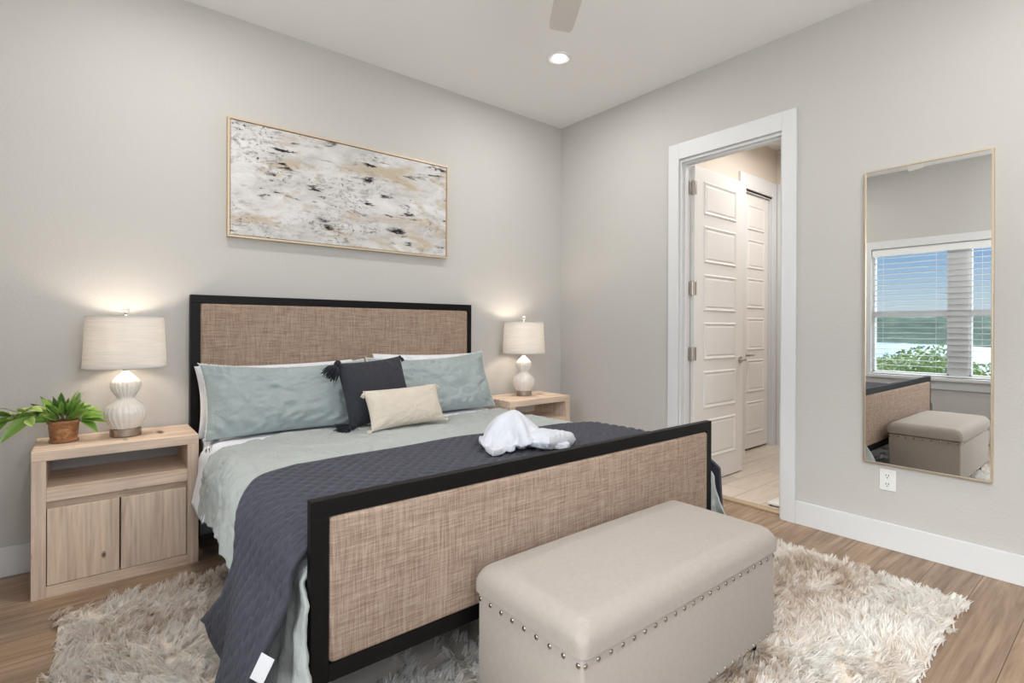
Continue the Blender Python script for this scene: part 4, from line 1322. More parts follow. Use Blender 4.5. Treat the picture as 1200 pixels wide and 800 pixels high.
    127, 52, 73, 120, 58, 78, 113, 65, 82, 105, 72, 84, 97, 79, 87, 89, 87, 89, 80, 91, 93, 71, 95, 98, 62, 99, 104, 53, -42, -127, 14, -40, -131, 26,
    -34, -123, 19, -25, -120, 25, -22, -113, 35, -21, -106, 43, -20, -99, 52, -19, -91, 60, -21, -84, 68, -19, -76, 76, -10, -70, 81, -4, -62, 87, 1,
    -54, 93, 3, -46, 100, 2, -42, 110, 6, -33, 115, 9, -24, 120, 12, -16, 127, 15, -10, 135, 18, -6, 146, 22, 2, 153, 26, 13, 157, 31, 23, 156, 36, 31,
    148, 38, 41, 147, 43, 47, 139, 46, 53, 130, 50, 58, 122, 50, 64, 112, 56, 68, 104, 58, 75, 95, 67, 75, 88, 73, 78, 80, 79, 81, 70, 85, 85, 60, 91,
    89, 51, 86, 99, 53, -40, -142, 12, -32, -141, 19, -30, -134, 30, -32, -126, 37, -24, -123, 45, -21, -115, 54, -20, -108, 62, -22, -100, 70, -19, -93,
    78, -14, -85, 85, -8, -78, 92, -3, -70, 97, 3, -62, 103, 10, -54, 106, 10, -49, 115, 15, -39, 120, 19, -30, 124, 22, -19, 125, 25, -14, 135, 26, -4,
    137, 31, 2, 145, 37, 8, 156, 42, 18, 157, 47, 28, 154, 50, 37, 146, 48, 37, 133, 49, 42, 123, 51, 47, 113, 51, 53, 103, 53, 58, 94, 54, 65, 85, 58,
    73, 77, 62, 80, 69, 67, 87, 62, 73, 92, 54, 79, 96, 44, 89, 95, 39, -44, -152, 20, -42, -146, 29, -39, -140, 39, -37, -134, 48, -32, -128, 56, -27,
    -123, 64, -22, -116, 72, -17, -109, 78, -10, -101, 82, -5, -93, 88, 1, -85, 93, 6, -78, 99, 12, -70, 104, 17, -62, 110, 21, -52, 114, 25, -43, 117,
    29, -33, 121, 33, -23, 124, 30, -12, 125, 35, -8, 133, 41, -3, 141, 47, 2, 150, 52, 12, 151, 59, 22, 150, 61, 31, 142, 62, 40, 134, 64, 46, 125, 64,
    52, 115, 66, 52, 103, 67, 55, 92, 68, 59, 82, 69, 64, 71, 67, 69, 61, 66, 76, 52, 70, 82, 43, 74, 88, 34, 79, 96, 29, -35, -162, 26, -36, -157, 37,
    -35, -151, 46, -30, -144, 53, -25, -138, 61, -19, -131, 67, -13, -123, 72, -6, -115, 77, -1, -107, 81, 5, -98, 85, 10, -89, 89, 15, -81, 94, 20, -72,
    98, 24, -62, 101, 28, -52, 105, 32, -42, 108, 33, -31, 110, 36, -21, 112, 41, -17, 121, 46, -15, 131, 52, -10, 139, 50, 0, 136, 55, 10, 135, 58, 21,
    133, 69, 25, 131, 75, 34, 128, 77, 43, 121, 79, 49, 112, 80, 57, 103, 80, 64, 94, 80, 69, 83, 80, 72, 73, 80, 75, 62, 78, 70, 52, 80, 73, 41, 86, 82,
    38, 88, 86, 27, -23, -166, 30, -26, -163, 41, -24, -154, 48, -20, -144, 46, -19, -134, 52, -11, -132, 59, -5, -124, 64, 0, -115, 68, 5, -106, 72, 10,
    -97, 76, 15, -88, 80, 20, -78, 83, 25, -69, 87, 30, -60, 91, 32, -49, 94, 36, -39, 96, 42, -31, 101, 47, -28, 110, 52, -26, 120, 59, -21, 128, 57,
    -10, 126, 59, 0, 126, 68, 6, 131, 69, 16, 125, 69, 23, 116, 80, 27, 116, 86, 36, 111, 81, 39, 101, 82, 47, 92, 87, 55, 86, 91, 63, 79, 93, 71, 71,
    93, 73, 60, 91, 67, 51, 91, 68, 40, 92, 75, 32, 98, 84, 32, -20, -154, 28, -15, -161, 36, -12, -158, 47, -11, -148, 52, -11, -139, 45, -8, -129, 49,
    -4, -120, 53, 1, -111, 58, 6, -101, 62, 12, -92, 65, 17, -84, 69, 22, -75, 73, 29, -66, 76, 35, -57, 79, 41, -49, 83, 48, -42, 89, 53, -39, 99, 57,
    -37, 109, 64, -32, 117, 63, -21, 116, 65, -10, 114, 71, -7, 123, 78, 2, 122, 82, 12, 118, 77, 14, 108, 81, 24, 102, 93, 27, 103, 94, 37, 97, 92, 40,
    86, 91, 46, 77, 91, 54, 69, 95, 63, 62, 104, 70, 61, 99, 75, 52, 102, 69, 42, 101, 68, 31, 101, 77, 24, -10, -158, 24, -10, -151, 33, -4, -156, 41,
    0, -151, 50, 0, -142, 43, 1, -131, 43, 6, -121, 46, 10, -112, 50, 15, -102, 53, 21, -93, 57, 27, -84, 60, 33, -76, 64, 40, -68, 68, 47, -60, 72, 53,
    -53, 79, 58, -51, 89, 64, -49, 98, 71, -43, 105, 70, -32, 104, 70, -21, 102, 76, -19, 112, 81, -9, 113, 81, 1, 108, 91, 6, 111, 90, 14, 103, 85, 16,
    93, 92, 26, 90, 102, 31, 89, 104, 41, 85, 104, 49, 77, 102, 56, 69, 102, 54, 57, 103, 63, 51, 110, 73, 51, 109, 78, 41, 111, 72, 32, 111, 73, 21, -9,
    -167, 31, -2, -158, 30, 2, -148, 34, 9, -153, 42, 12, -144, 47, 15, -135, 40, 18, -125, 43, 22, -118, 51, 27, -109, 57, 33, -100, 57, 39, -90, 56,
    46, -81, 60, 53, -73, 63, 60, -67, 70, 67, -61, 77, 71, -60, 87, 77, -54, 94, 77, -42, 92, 76, -31, 90, 82, -27, 98, 89, -23, 107, 89, -13, 104, 87,
    -4, 97, 97, 0, 102, 100, 10, 98, 95, 10, 87, 101, 19, 88, 101, 26, 79, 102, 35, 74, 111, 43, 71, 112, 52, 65, 111, 61, 59, 113, 60, 47, 115, 69, 41,
    121, 79, 43, 120, 81, 32, 123, 72, 26, -1, -172, 38, 6, -163, 40, 10, -157, 30, 16, -148, 32, 22, -149, 41, 24, -140, 47, 32, -131, 45, 36, -122, 51,
    41, -115, 59, 46, -106, 59, 53, -97, 56, 59, -88, 57, 62, -83, 67, 67, -77, 75, 75, -71, 82, 83, -63, 81, 79, -53, 80, 81, -42, 79, 87, -36, 86, 93,
    -33, 95, 98, -25, 100, 97, -16, 94, 92, -8, 88, 99, 0, 90, 109, 6, 93, 105, 8, 82, 105, 17, 77, 113, 25, 79, 109, 29, 70, 107, 36, 62, 111, 45, 55,
    119, 52, 54, 126, 60, 50, 126, 64, 38, 132, 73, 40, 133, 83, 34, 130, 83, 22, 8, -175, 29, 15, -173, 38, 21, -163, 37, 28, -155, 31, 34, -146, 34,
    37, -147, 46, 41, -138, 52, 48, -129, 54, 53, -121, 60, 60, -112, 60, 66, -103, 54, 71, -95, 58, 74, -91, 69, 80, -84, 76, 80, -75, 69, 82, -64, 68,
    85, -54, 69, 91, -46, 74, 97, -42, 82, 103, -38, 91, 106, -27, 92, 101, -20, 86, 99, -12, 79, 103, -2, 79, 113, -1, 85, 116, 10, 83, 111, 10, 72,
    115, 20, 68, 122, 30, 67, 121, 38, 61, 119, 38, 49, 121, 46, 42, 129, 54, 38, 138, 59, 35, 135, 66, 28, 137, 75, 21, 143, 83, 27, 19, -181, 24, 27,
    -179, 32, 33, -171, 38, 41, -163, 33, 48, -154, 34, 51, -145, 40, 55, -143, 51, 60, -136, 58, 66, -127, 60, 71, -118, 54, 75, -111, 61, 83, -102, 60,
    85, -97, 70, 90, -87, 69, 91, -77, 65, 90, -66, 61, 95, -56, 63, 100, -54, 73, 105, -49, 81, 111, -40, 85, 114, -30, 84, 106, -25, 77, 107, -15, 72,
    108, -4, 69, 116, 2, 74, 126, 6, 78, 124, 13, 70, 121, 15, 59, 123, 25, 55, 132, 32, 59, 132, 43, 54, 134, 42, 44, 138, 44, 33, 140, 51, 22, 143, 60,
    18, 147, 65, 28, 152, 73, 34, 33, -188, 26, 38, -178, 22, 44, -171, 28, 51, -171, 38, 56, -162, 43, 63, -153, 40, 68, -146, 47, 73, -142, 56, 74,
    -132, 51, 79, -126, 59, 85, -118, 63, 91, -109, 66, 92, -99, 60, 98, -90, 62, 98, -80, 57, 101, -70, 62, 104, -60, 59, 108, -53, 65, 114, -52, 75,
    118, -42, 76, 121, -32, 75, 114, -27, 68, 119, -17, 69, 117, -8, 61, 123, 1, 63, 133, 2, 69, 137, 13, 66, 135, 19, 56, 133, 21, 45, 136, 33, 45, 145,
    39, 49, 147, 51, 47, 149, 55, 37, 154, 51, 26, 158, 57, 17, 158, 68, 18, 164, 75, 27, 43, -187, 36, 50, -184, 27, 57, -177, 22, 62, -168, 28, 66,
    -169, 39, 69, -163, 47, 74, -155, 53, 80, -147, 48, 85, -137, 48, 90, -131, 56, 95, -124, 63, 98, -114, 59, 101, -104, 55, 105, -94, 54, 108, -84,
    60, 111, -74, 62, 114, -65, 57, 118, -55, 60, 124, -54, 69, 129, -45, 74, 125, -39, 66, 123, -29, 59, 130, -20, 61, 129, -12, 54, 132, -1, 51, 142,
    1, 55, 150, 10, 58, 149, 20, 52, 147, 20, 40, 147, 30, 35, 154, 39, 36, 159, 44, 44, 163, 54, 40, 159, 63, 34, 167, 65, 25, 172, 70, 17, 166, 80, 14,
    55, -189, 43, 61, -182, 36, 68, -183, 26, 73, -173, 25, 77, -168, 34, 79, -168, 46, 84, -162, 53, 89, -152, 54, 93, -141, 54, 99, -132, 49, 101,
    -122, 53, 108, -117, 60, 110, -107, 62, 116, -98, 57, 119, -89, 62, 122, -79, 58, 126, -69, 56, 130, -61, 63, 132, -51, 58, 140, -46, 65, 135, -41,
    56, 132, -32, 49, 140, -24, 53, 144, -13, 53, 142, -7, 43, 148, 2, 42, 158, 6, 48, 164, 17, 47, 161, 20, 37, 160, 27, 27, 166, 35, 33, 171, 44, 37,
    166, 49, 28, 171, 59, 33, 176, 69, 34, 176, 78, 27, 177, 78, 16, 65, -198, 41, 71, -188, 41, 77, -187, 31, 81, -181, 24, 84, -178, 35, 89, -173, 44,
    94, -165, 48, 99, -156, 54, 103, -146, 56, 107, -136, 56, 110, -127, 49, 116, -117, 50, 121, -113, 60, 126, -103, 62, 129, -93, 58, 134, -83, 56,
    139, -73, 57, 143, -63, 61, 143, -57, 52, 151, -49, 55, 147, -41, 47, 143, -34, 39, 147, -23, 39, 156, -18, 46, 157, -8, 44, 158, -4, 33, 163, 7, 34,
    171, 14, 37, 175, 24, 35, 172, 27, 24, 172, 38, 21, 181, 40, 30, 178, 51, 30, 175, 58, 21, 184, 65, 25, 187, 75, 28, 183, 84, 24, 74, -204, 38, 80,
    -195, 42, 85, -185, 39, 88, -188, 28, 92, -177, 28, 98, -174, 38, 103, -165, 41, 105, -155, 44, 114, -150, 50, 119, -141, 54, 121, -133, 46, 126,
    -126, 54, 133, -117, 57, 139, -108, 59, 143, -97, 59, 148, -87, 59, 153, -77, 59, 157, -66, 57, 156, -60, 47, 158, -50, 42, 160, -39, 41, 155, -36,
    31, 158, -24, 29, 167, -20, 37, 170, -11, 42, 170, -1, 37, 172, 2, 25, 174, 13, 24, 183, 19, 28, 183, 29, 30, 183, 35, 20, 183, 46, 20, 190, 53, 27,
    185, 57, 16, 185, 67, 14, 188, 77, 17, 194, 83, 25, 82, -206, 30, 88, -201, 38, 94, -192, 41, 98, -184, 35, 102, -183, 24, 102, -171, 26, 108, -162,
    30, 112, -153, 33, 119, -145, 38, 128, -144, 45, 135, -136, 49, 135, -126, 42, 141, -117, 46, 150, -110, 50, 155, -101, 52, 162, -91, 53, 166, -80,
    53, 170, -70, 52, 171, -60, 47, 172, -49, 42, 169, -45, 32, 168, -37, 24, 168, -26, 21, 173, -17, 26, 181, -14, 35, 183, -3, 37, 182, 5, 30, 184, 10,
    20, 182, 21, 16, 191, 26, 23, 193, 35, 27, 191, 40, 16, 197, 48, 21, 195, 59, 23, 196, 66, 14, 197, 76, 11, 200, 87, 15, 86, -198, 22, 96, -201, 29,
    104, -197, 36, 109, -187, 39, 111, -178, 33, 116, -173, 23, 117, -162, 20, 125, -156, 27, 128, -145, 28, 135, -138, 33, 146, -139, 39, 149, -128, 39,
    151, -117, 34, 153, -107, 36, 161, -98, 38, 170, -93, 42, 177, -84, 45, 180, -73, 43, 182, -63, 38, 184, -52, 35, 182, -42, 30, 179, -39, 20, 179,
    -28, 16, 182, -17, 19, 189, -14, 27, 194, -6, 33, 193, 5, 32, 193, 14, 25, 193, 18, 15, 195, 29, 12, 202, 30, 22, 202, 40, 20, 204, 49, 12, 204, 60,
    15, 206, 67, 23, 206, 79, 21, 212, 83, 12, 97, -204, 18, 102, -194, 19, 112, -194, 25, 121, -191, 32, 124, -181, 36, 127, -172, 31, 132, -166, 21,
    135, -156, 17, 142, -148, 23, 146, -137, 22, 154, -133, 29, 163, -130, 36, 165, -119, 36, 165, -110, 29, 170, -100, 27, 176, -91, 30, 185, -86, 35,
    187, -76, 32, 183, -67, 27, 184, -56, 23, 191, -48, 26, 190, -38, 24, 190, -31, 14, 191, -20, 12, 194, -10, 17, 202, -6, 25, 204, 3, 31, 201, 7, 21,
    204, 16, 16, 206, 25, 10, 206, 37, 12, 214, 37, 21, 212, 48, 23, 216, 56, 15, 215, 67, 11, 219, 70, 22, 217, 81, 25, 109, -209, 24, 114, -202, 16,
    121, -192, 14, 127, -186, 20, 135, -187, 29, 141, -177, 31, 145, -167, 27, 150, -160, 18, 155, -151, 17, 159, -140, 18, 163, -129, 18, 173, -130, 26,
    178, -122, 31, 177, -114, 23, 180, -104, 21, 183, -93, 20, 192, -90, 26, 192, -79, 23, 194, -69, 24, 192, -61, 16, 194, -50, 15, 200, -42, 21, 200,
    -33, 13, 201, -23, 18, 205, -13, 15, 208, -2, 16, 214, -3, 26, 213, 8, 25, 212, 20, 25, 216, 28, 20, 220, 36, 12, 221, 49, 15, 226, 52, 25, 225, 63,
    24, 229, 64, 12, 229, 75, 14, 232, 84, 22, 122, -216, 22, 127, -206, 22, 133, -200, 14, 140, -190, 12, 148, -189, 20, 154, -182, 26, 157, -172, 21,
    163, -162, 21, 165, -153, 27, 170, -143, 25, 174, -137, 16, 179, -127, 15, 187, -126, 24, 187, -116, 29, 190, -106, 27, 193, -98, 19, 197, -88, 16,
    202, -83, 25, 201, -74, 18, 203, -63, 20, 204, -55, 13, 207, -44, 12, 209, -37, 20, 212, -26, 22, 215, -15, 22, 219, -7, 16, 222, 4, 18, 226, 11, 27,
    224, 19, 18, 229, 27, 23, 232, 39, 21, 234, 42, 11, 236, 54, 12, 240, 58, 22, 239, 70, 22, 244, 75, 13, 240, 85, 11, 134, -219, 14, 140, -214, 22,
    145, -204, 21, 151, -198, 12, 157, -189, 10, 164, -181, 16, 170, -173, 21, 172, -167, 30, 176, -157, 28, 181, -147, 26, 184, -137, 23, 189, -132, 14,
    192, -121, 15, 196, -120, 25, 200, -110, 29, 202, -99, 26, 206, -95, 16, 208, -85, 15, 212, -76, 21, 214, -65, 20, 216, -58, 12, 220, -47, 12, 222,
    -39, 20, 223, -28, 15, 227, -20, 22, 230, -10, 24, 235, 0, 23, 239, 11, 20, 237, 19, 12, 239, 30, 12, 246, 35, 21, 245, 46, 21, 250, 53, 12, 249, 64,
    12, 254, 70, 21, 251, 81, 22, 253, 90, 15, 147, -225, 12, 150, -214, 12, 157, -211, 21, 161, -201, 21, 167, -196, 12, 172, -189, 21, 178, -182, 27,
    180, -172, 23, 183, -161, 19, 186, -151, 16, 192, -144, 22, 196, -134, 23, 199, -129, 13, 204, -120, 16, 210, -114, 24, 213, -104, 28, 215, -94, 24,
    220, -89, 14, 221, -78, 12, 227, -69, 18, 230, -60, 13, 231, -50, 19, 235, -41, 12, 237, -30, 11, 240, -20, 15, 245, -12, 21, 247, -3, 14, 250, 8,
    11, 251, 18, 15, 254, 29, 11, 256, 39, 12, 259, 46, 21, 260, 58, 21, 263, 64, 12, 263, 75, 12, 265, 80, 22, 264, 92, 22, 153, -226, 23, 159, -222,
    15, 165, -213, 12, 171, -208, 21, 176, -198, 19, 180, -190, 13, 187, -185, 22, 187, -176, 15, 191, -166, 13, 195, -156, 12, 200, -146, 13, 206, -139,
    20, 209, -128, 20, 215, -123, 12, 217, -112, 14, 222, -103, 19, 228, -95, 24, 229, -84, 22, 235, -82, 12, 239, -72, 11, 242, -63, 18, 246, -52, 19,
    248, -41, 18, 252, -32, 12, 254, -21, 11, 259, -14, 18, 261, -2, 19, 264, 7, 13, 265, 18, 12, 265, 27, 18, 268, 36, 12, 269, 47, 12, 272, 54, 21,
    270, 65, 22, 274, 71, 13, 272, 82, 13, 275, 90, 20, 162, -233, 27, 167, -223, 24, 172, -222, 13, 177, -213, 12, 184, -205, 15, 189, -196, 10, 194,
    -187, 13, 196, -179, 21, 201, -169, 18, 206, -161, 12, 211, -151, 11, 216, -141, 12, 220, -133, 20, 225, -123, 20, 230, -116, 12, 234, -105, 11, 237,
    -94, 12, 243, -90, 22, 246, -80, 20, 253, -75, 12, 255, -64, 11, 258, -53, 12, 262, -43, 18, 264, -33, 18, 269, -23, 12, 272, -12, 11, 273, -2, 12,
    277, 8, 18, 278, 18, 13, 278, 26, 21, 278, 37, 20, 281, 45, 12, 280, 56, 12, 282, 63, 20, 281, 74, 21, 283, 80, 12, 281, 91, 11, 167, -238, 18, 173,
    -232, 26, 177, -222, 24, 185, -216, 19, 192, -212, 11, 199, -202, 13, 202, -194, 19, 207, -184, 17, 212, -175, 18, 218, -165, 16, 223, -156, 12, 229,
    -146, 11, 233, -138, 17, 239, -128, 20, 242, -118, 19, 247, -107, 17, 252, -98, 12, 255, -87, 13, 262, -82, 21, 264, -71, 21, 269, -66, 12, 272, -55,
    10, 275, -44, 12, 278, -35, 18, 279, -25, 20, 282, -13, 19, 285, -5, 12, 287, 6, 11, 288, 15, 18, 288, 25, 15, 289, 35, 21, 289, 46, 20, 290, 53, 12,
    289, 64, 12, 292, 72, 19, 291, 83, 20, 292, 91, 12, 171, -231, 10, 179, -236, 16, 185, -230, 25, 193, -223, 24, 199, -213, 23, 208, -209, 17, 214,
    -199, 15, 219, -190, 13, 224, -180, 13, 231, -171, 15, 236, -161, 15, 242, -151, 11, 247, -141, 11, 251, -131, 12, 256, -122, 17, 261, -111, 18, 263,
    -100, 20, 268, -94, 10, 272, -84, 12, 277, -77, 19, 282, -67, 18, 285, -57, 12, 288, -46, 11, 289, -35, 12, 292, -27, 18, 293, -16, 20, 293, -5, 20,
    298, 3, 13, 298, 14, 13, 299, 25, 13, 296, 36, 12, 299, 43, 19, 300, 54, 18, 301, 62, 11, 302, 74, 12, 303, 82, 19, 302, 93, 20,)


def towel():
    nx_, ny_ = 45, 37
    co = np.array(TOWEL_POINTS, float).reshape(nx_, ny_, 3) / 1000.0
    base = np.array([-1.915, -1.630, 0.658])
    o = MB().grid(np.stack([co[..., 0] * 0.92, co[..., 1] * 0.92, np.where(co[..., 2] > 0.09, 0.09 + 0.055 * np.tanh((co[..., 2] - 0.09) / 0.055), co[..., 2]) * 1.12], -1) + base).build('towel', TERRY, None, True, loc=tuple(base))
    sm = o.modifiers.new('softening', 'SMOOTH'); sm.iterations = 5; sm.factor = 0.6
    so = o.modifiers.new('thickness', 'SOLIDIFY'); so.thickness = 0.026; so.offset = 0.0
    ss = o.modifiers.new('subdivision', 'SUBSURF'); ss.levels = 2; ss.render_levels = 2
    return o


tw_ = towel()
f2_ = pillow('folded_end', 0.25, 0.19, 0.075, TERRY, 3, 0.003, -0.02, p=5)
f2_.parent = tw_
f2_.location = (0.135, -0.085, 0.034)
f2_.rotation_euler = (0.0, 0.10, 0.28)
tag(tw_, 'crumpled white towel heaped on the charcoal quilt behind the footboard', 'towel')

# ------------------------------------------------------------------ storage bench
bn = thing('storage_bench', 'greige upholstered storage bench with nailhead trim at the foot of the bed', 'bench', (-1.98, -2.395, 0))
sx0, sx1, sy0, sy1 = -2.487, -1.472, -2.612, -2.178
bm = bmesh.new(); bmesh.ops.create_cube(bm, size=1.0)
for v in bm.verts:
    v.co = Vector(((sx0 + sx1) / 2 + v.co.x * (sx1 - sx0), (sy0 + sy1) / 2 + v.co.y * (sy1 - sy0), 0.245 + v.co.z * 0.305))
bmesh.ops.bevel(bm, geom=bm.edges[:], offset=0.012, segments=3, profile=0.5, affect='EDGES')
MB().bm(bm).build('body', BENCHCLOTH, bn, True, angle=50)
# lid: boxed cushion with rounded crown
nu, nv = 80, 50
u = np.linspace(-1, 1, nu); v = np.linspace(-1, 1, nv)
u = np.sign(u) * (1 - (1 - np.abs(u)) ** 1.8); v = np.sign(v) * (1 - (1 - np.abs(v)) ** 1.8)
U, Vv = np.meshgrid(u, v, indexing='ij')
lx, ly = (sx1 - sx0) / 2 + 0.012, (sy1 - sy0) / 2 + 0.012
ex = np.clip((lx * (1 - np.abs(U))) / 0.055, 0, 1); ey = np.clip((ly * (1 - np.abs(Vv))) / 0.055, 0, 1)
prof = np.sqrt(np.clip(1 - (1 - ex) ** 2, 0, 1)) * np.sqrt(np.clip(1 - (1 - ey) ** 2, 0, 1))
crown = 0.012 * (1 - U ** 2) * (1 - Vv ** 2)
# round the plan corners
cx_, cy_ = (sx0 + sx1) / 2, (sy0 + sy1) / 2
Xx = cx_ + U * lx; Yy = cy_ + Vv * ly
kx = np.clip((np.abs(U) * lx - (lx - 0.03)) / 0.03, 0, 1); ky = np.clip((np.abs(Vv) * ly - (ly - 0.03)) / 0.03, 0, 1)
rr_ = np.sqrt(kx ** 2 + ky ** 2); m_ = np.maximum(kx, ky)
sf = np.where(rr_ > 1e-6, m_ / np.maximum(rr_, 1e-6), 1)
Xx = np.where((kx > 0) & (ky > 0), cx_ + np.sign(U) * (lx - 0.03 + 0.03 * kx * sf), Xx)
Yy = np.where((kx > 0) & (ky > 0), cy_ + np.sign(Vv) * (ly - 0.03 + 0.03 * ky * sf), Yy)
Zt = 0.430 + 0.052 * prof + crown + 0.0008 * fbm(Xx * 8, Yy * 8, 2)
lid = MB().grid(np.stack([Xx, Yy, Zt], -1), 0, flip=False)
Pb = np.stack([Xx, Yy, np.full_like(Xx, 0.402)], -1)
lid.grid(Pb, 0, flip=True)
n, m = nu, nv; N = n * m
for j in range(m - 1):
    lid.f += [(j + 1, j, N + j, N + j + 1), ((n - 1) * m + j, (n - 1) * m + j + 1, N + (n - 1) * m + j + 1, N + (n - 1) * m + j)]; lid.mi += [0, 0]
for i in range(n - 1):
    lid.f += [(i * m, (i + 1) * m, N + (i + 1) * m, N + i * m), ((i + 1) * m + m - 1, i * m + m - 1, N + i * m + m - 1, N + (i + 1) * m + m - 1)]; lid.mi += [0, 0]
lid.build('lid', BENCHCLOTH, bn, True, angle=50)
for lx_ in (sx0 + 0.06, sx1 - 0.06):
    for ly_ in (sy0 + 0.06, sy1 - 0.06):
        MB().lathe(lx_, ly_, [(0.020, 0.010), (0.027, 0.092)], 4).build('leg', BLACKWOOD, bn)
nh = None


def nail(x, y, z, nx, ny):
    global nh
    if nh is None:
        bm = bmesh.new(); bmesh.ops.create_uvsphere(bm, u_segments=12, v_segments=8, radius=0.0075)
        nh = MB().bm(bm, 0, Matrix.Diagonal((1, 0.5, 1, 1))).build('nail_head', NAIL, None, True)
        o = nh
    else:
        o = nh.copy(); C.objects.link(o)
    o.parent = bn
    o.location = Vector((x, y, z)) - bn.location
    o.rotation_euler = (0, 0, math.atan2(ny, nx) + PI / 2)


nf, ns_ = 22, 9
for i in range(nf):
    x = sx0 + 0.012 + (sx1 - sx0 - 0.024) * i / (nf - 1)
    nail(x, sy0, 0.378, 0, -1); nail(x, sy0, 0.107, 0, -1)
for i in range(ns_):
    y = sy0 + 0.014 + (sy1 - sy0 - 0.028) * i / (ns_ - 1)
    nail(sx0, y, 0.378, -1, 0); nail(sx0, y, 0.107, -1, 0)
    nail(sx1, y, 0.378, 1, 0)

# ------------------------------------------------------------------ shag rug
RX0, RX1, RY0, RY1 = -3.50, -0.46, -2.96, -0.63
rug = MB().box(RX0, RX1, RY0, RY1, 0.0, 0.010, 0.003).build('shag_rug', cloth('rug backing', lin(226, 214, 200), 0.05), None, loc=((RX0 + RX1) / 2, (RY0 + RY1) / 2, 0))
tag(rug, 'cream and beige shaggy rug under the bed and bench', 'rug')


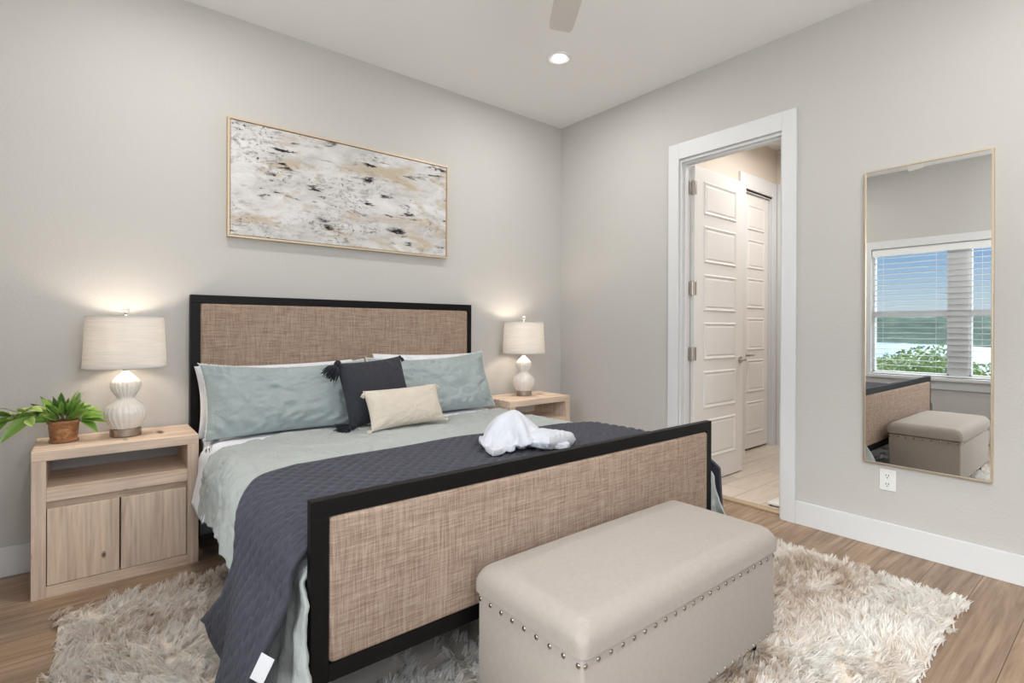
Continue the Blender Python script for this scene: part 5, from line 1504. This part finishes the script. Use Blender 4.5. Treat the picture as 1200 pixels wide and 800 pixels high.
def make_pile():
    NT = 15500
    tx = rng.uniform(RX0 - 0.01, RX1 + 0.01, NT); ty = rng.uniform(RY0 - 0.01, RY1 + 0.01, NT)
    hid = ((tx > -2.80) & (tx < -1.2) & (ty > -1.90)) | ((tx > -2.42) & (tx < -1.53) & (ty < -2.24) & (ty > -2.54))
    keep = ~hid | (rng.random(NT) < 0.10)
    tx, ty = tx[keep], ty[keep]; NT = len(tx)
    S = 16
    # clumped tufts: strands of one tuft lie together, neighbouring tufts part in drifting directions
    ang = 2.6 * fbm(tx * 2.2, ty * 2.2, 1, 3) - 1.2 + rng.normal(0, 0.9, NT)
    lean = np.clip(0.62 + 0.42 * fbm(tx * 7, ty * 7, 3, 2) + rng.normal(0, 0.16, NT), 0.05, 1.15)
    ln = 0.046 * (1 + 0.16 * rng.normal(size=NT))
    px = np.repeat(tx, S) + rng.normal(0, 0.0105, NT * S); py = np.repeat(ty, S) + rng.normal(0, 0.0105, NT * S)
    root_x, root_y = np.repeat(tx, S), np.repeat(ty, S)
    a = np.repeat(ang, S) + rng.normal(0, 0.16, NT * S); le = np.clip(np.repeat(lean, S) + rng.normal(0, 0.10, NT * S), 0.03, 1.2)
    l_ = np.repeat(ln, S) * rng.uniform(0.72, 1.12, NT * S)
    # benches and frames press the pile flat beneath them
    under = (px > sx0 - 0.01) & (px < sx1 + 0.01) & (py > sy0 - 0.01) & (py < sy1 + 0.01)
    M_ = len(px)
    dx, dy = np.cos(a), np.sin(a)
    segs = 3
    pts = []
    for k in range(segs + 1):
        t = k / segs
        hor = np.sin(le) * l_ * t * (0.55 + 0.45 * t); ver = l_ * np.cos(le) * t * (1.15 - 0.25 * t)
        ver = np.where(under, ver * 0.8, ver)
        pull = 0.62 * t
        pts.append(np.stack([px + (root_x - px) * pull + dx * hor, py + (root_y - py) * pull + dy * hor, 0.008 + ver], 1))
    wd = 0.0024
    wa = rng.uniform(0, 2 * PI, M_)
    wx = np.stack([np.cos(wa), np.sin(wa), 0 * wa], 1) * wd
    ww = [1.0, 1.1, 0.85, 0.25]
    V = np.stack([p_ + s_ * wx * ww[k] for k, p_ in enumerate(pts) for s_ in (-1, 1)], 1)      # (M, 8, 3)
    idx = np.arange(M_)[:, None] * 8
    F = np.concatenate([idx + np.array([2 * k, 2 * k + 1, 2 * k + 3, 2 * k + 2]) for k in range(segs)], 1).reshape(-1, 4)
    V = V.reshape(-1, 3) - np.array(rug.location)
    me = bpy.data.meshes.new('pile')
    me.vertices.add(len(V)); me.vertices.foreach_set('co', V.ravel())
    me.loops.add(len(F) * 4); me.loops.foreach_set('vertex_index', F.ravel().astype(np.int32))
    me.polygons.add(len(F)); me.polygons.foreach_set('loop_start', np.arange(len(F), dtype=np.int32) * 4)
    try:
        me.polygons.foreach_set('loop_total', np.full(len(F), 4, dtype=np.int32))
    except Exception:
        pass
    me.update(calc_edges=True); me.validate()
    tone = 0.74 + 0.40 * fbm(tx * 2.4 + 0.8 * ty, ty * 5.0, 5, 3) + rng.normal(0, 0.14, NT)
    tone = np.repeat(tone, S) + rng.normal(0, 0.10, M_)
    tone = np.clip(tone, 0, 1)
    att = me.attributes.new('tone', 'FLOAT', 'POINT'); att.data.foreach_set('value', np.repeat(tone, 8).astype(np.float32))
    M = Mat('shag yarn', lin(214, 204, 192), 0.75, spec=0.25)
    at = M.node('ShaderNodeAttribute'); at.attribute_name = 'tone'
    M.color(M.ramp(at.outputs['Fac'], [(0.05, lin(200, 180, 160)), (0.35, lin(228, 215, 202)), (0.6, lin(243, 237, 230)), (0.95, lin(250, 248, 245))]))
    tr = M.node('ShaderNodeBsdfTranslucent'); M.l.new(M.b.inputs['Base Color'].links[0].from_socket, tr.inputs[0])
    mx = M.node('ShaderNodeMixShader'); mx.inputs[0].default_value = 0.5
    M.l.new(M.b.outputs[0], mx.inputs[1]); M.l.new(tr.outputs[0], mx.inputs[2]); M.l.new(mx.outputs[0], M.out.inputs[0])
    me.materials.append(M.m)
    o = bpy.data.objects.new('pile', me); C.objects.link(o); o.parent = rug
    o['kind'] = 'stuff'
    return o


make_pile()

# ------------------------------------------------------------------ small bathroom thing by the jamb
bs = thing('bathroom_scale', 'small white flat object on the bathroom tile just inside the doorway', 'scale', (0.26, -1.95, 0.008))
MB().box(0.16, 0.36, -2.07, -1.83, 0.016, 0.034, 0.007, 3).build('platform', PLASTIC, bs, True, angle=40)
for fx_, fy_ in ((0.18, -2.05), (0.34, -2.05), (0.18, -1.85), (0.34, -1.85)):
    MB().lathe(fx_, fy_, [(0.010, 0.008), (0.010, 0.017)], 12).build('foot', DARKSLOT, bs)
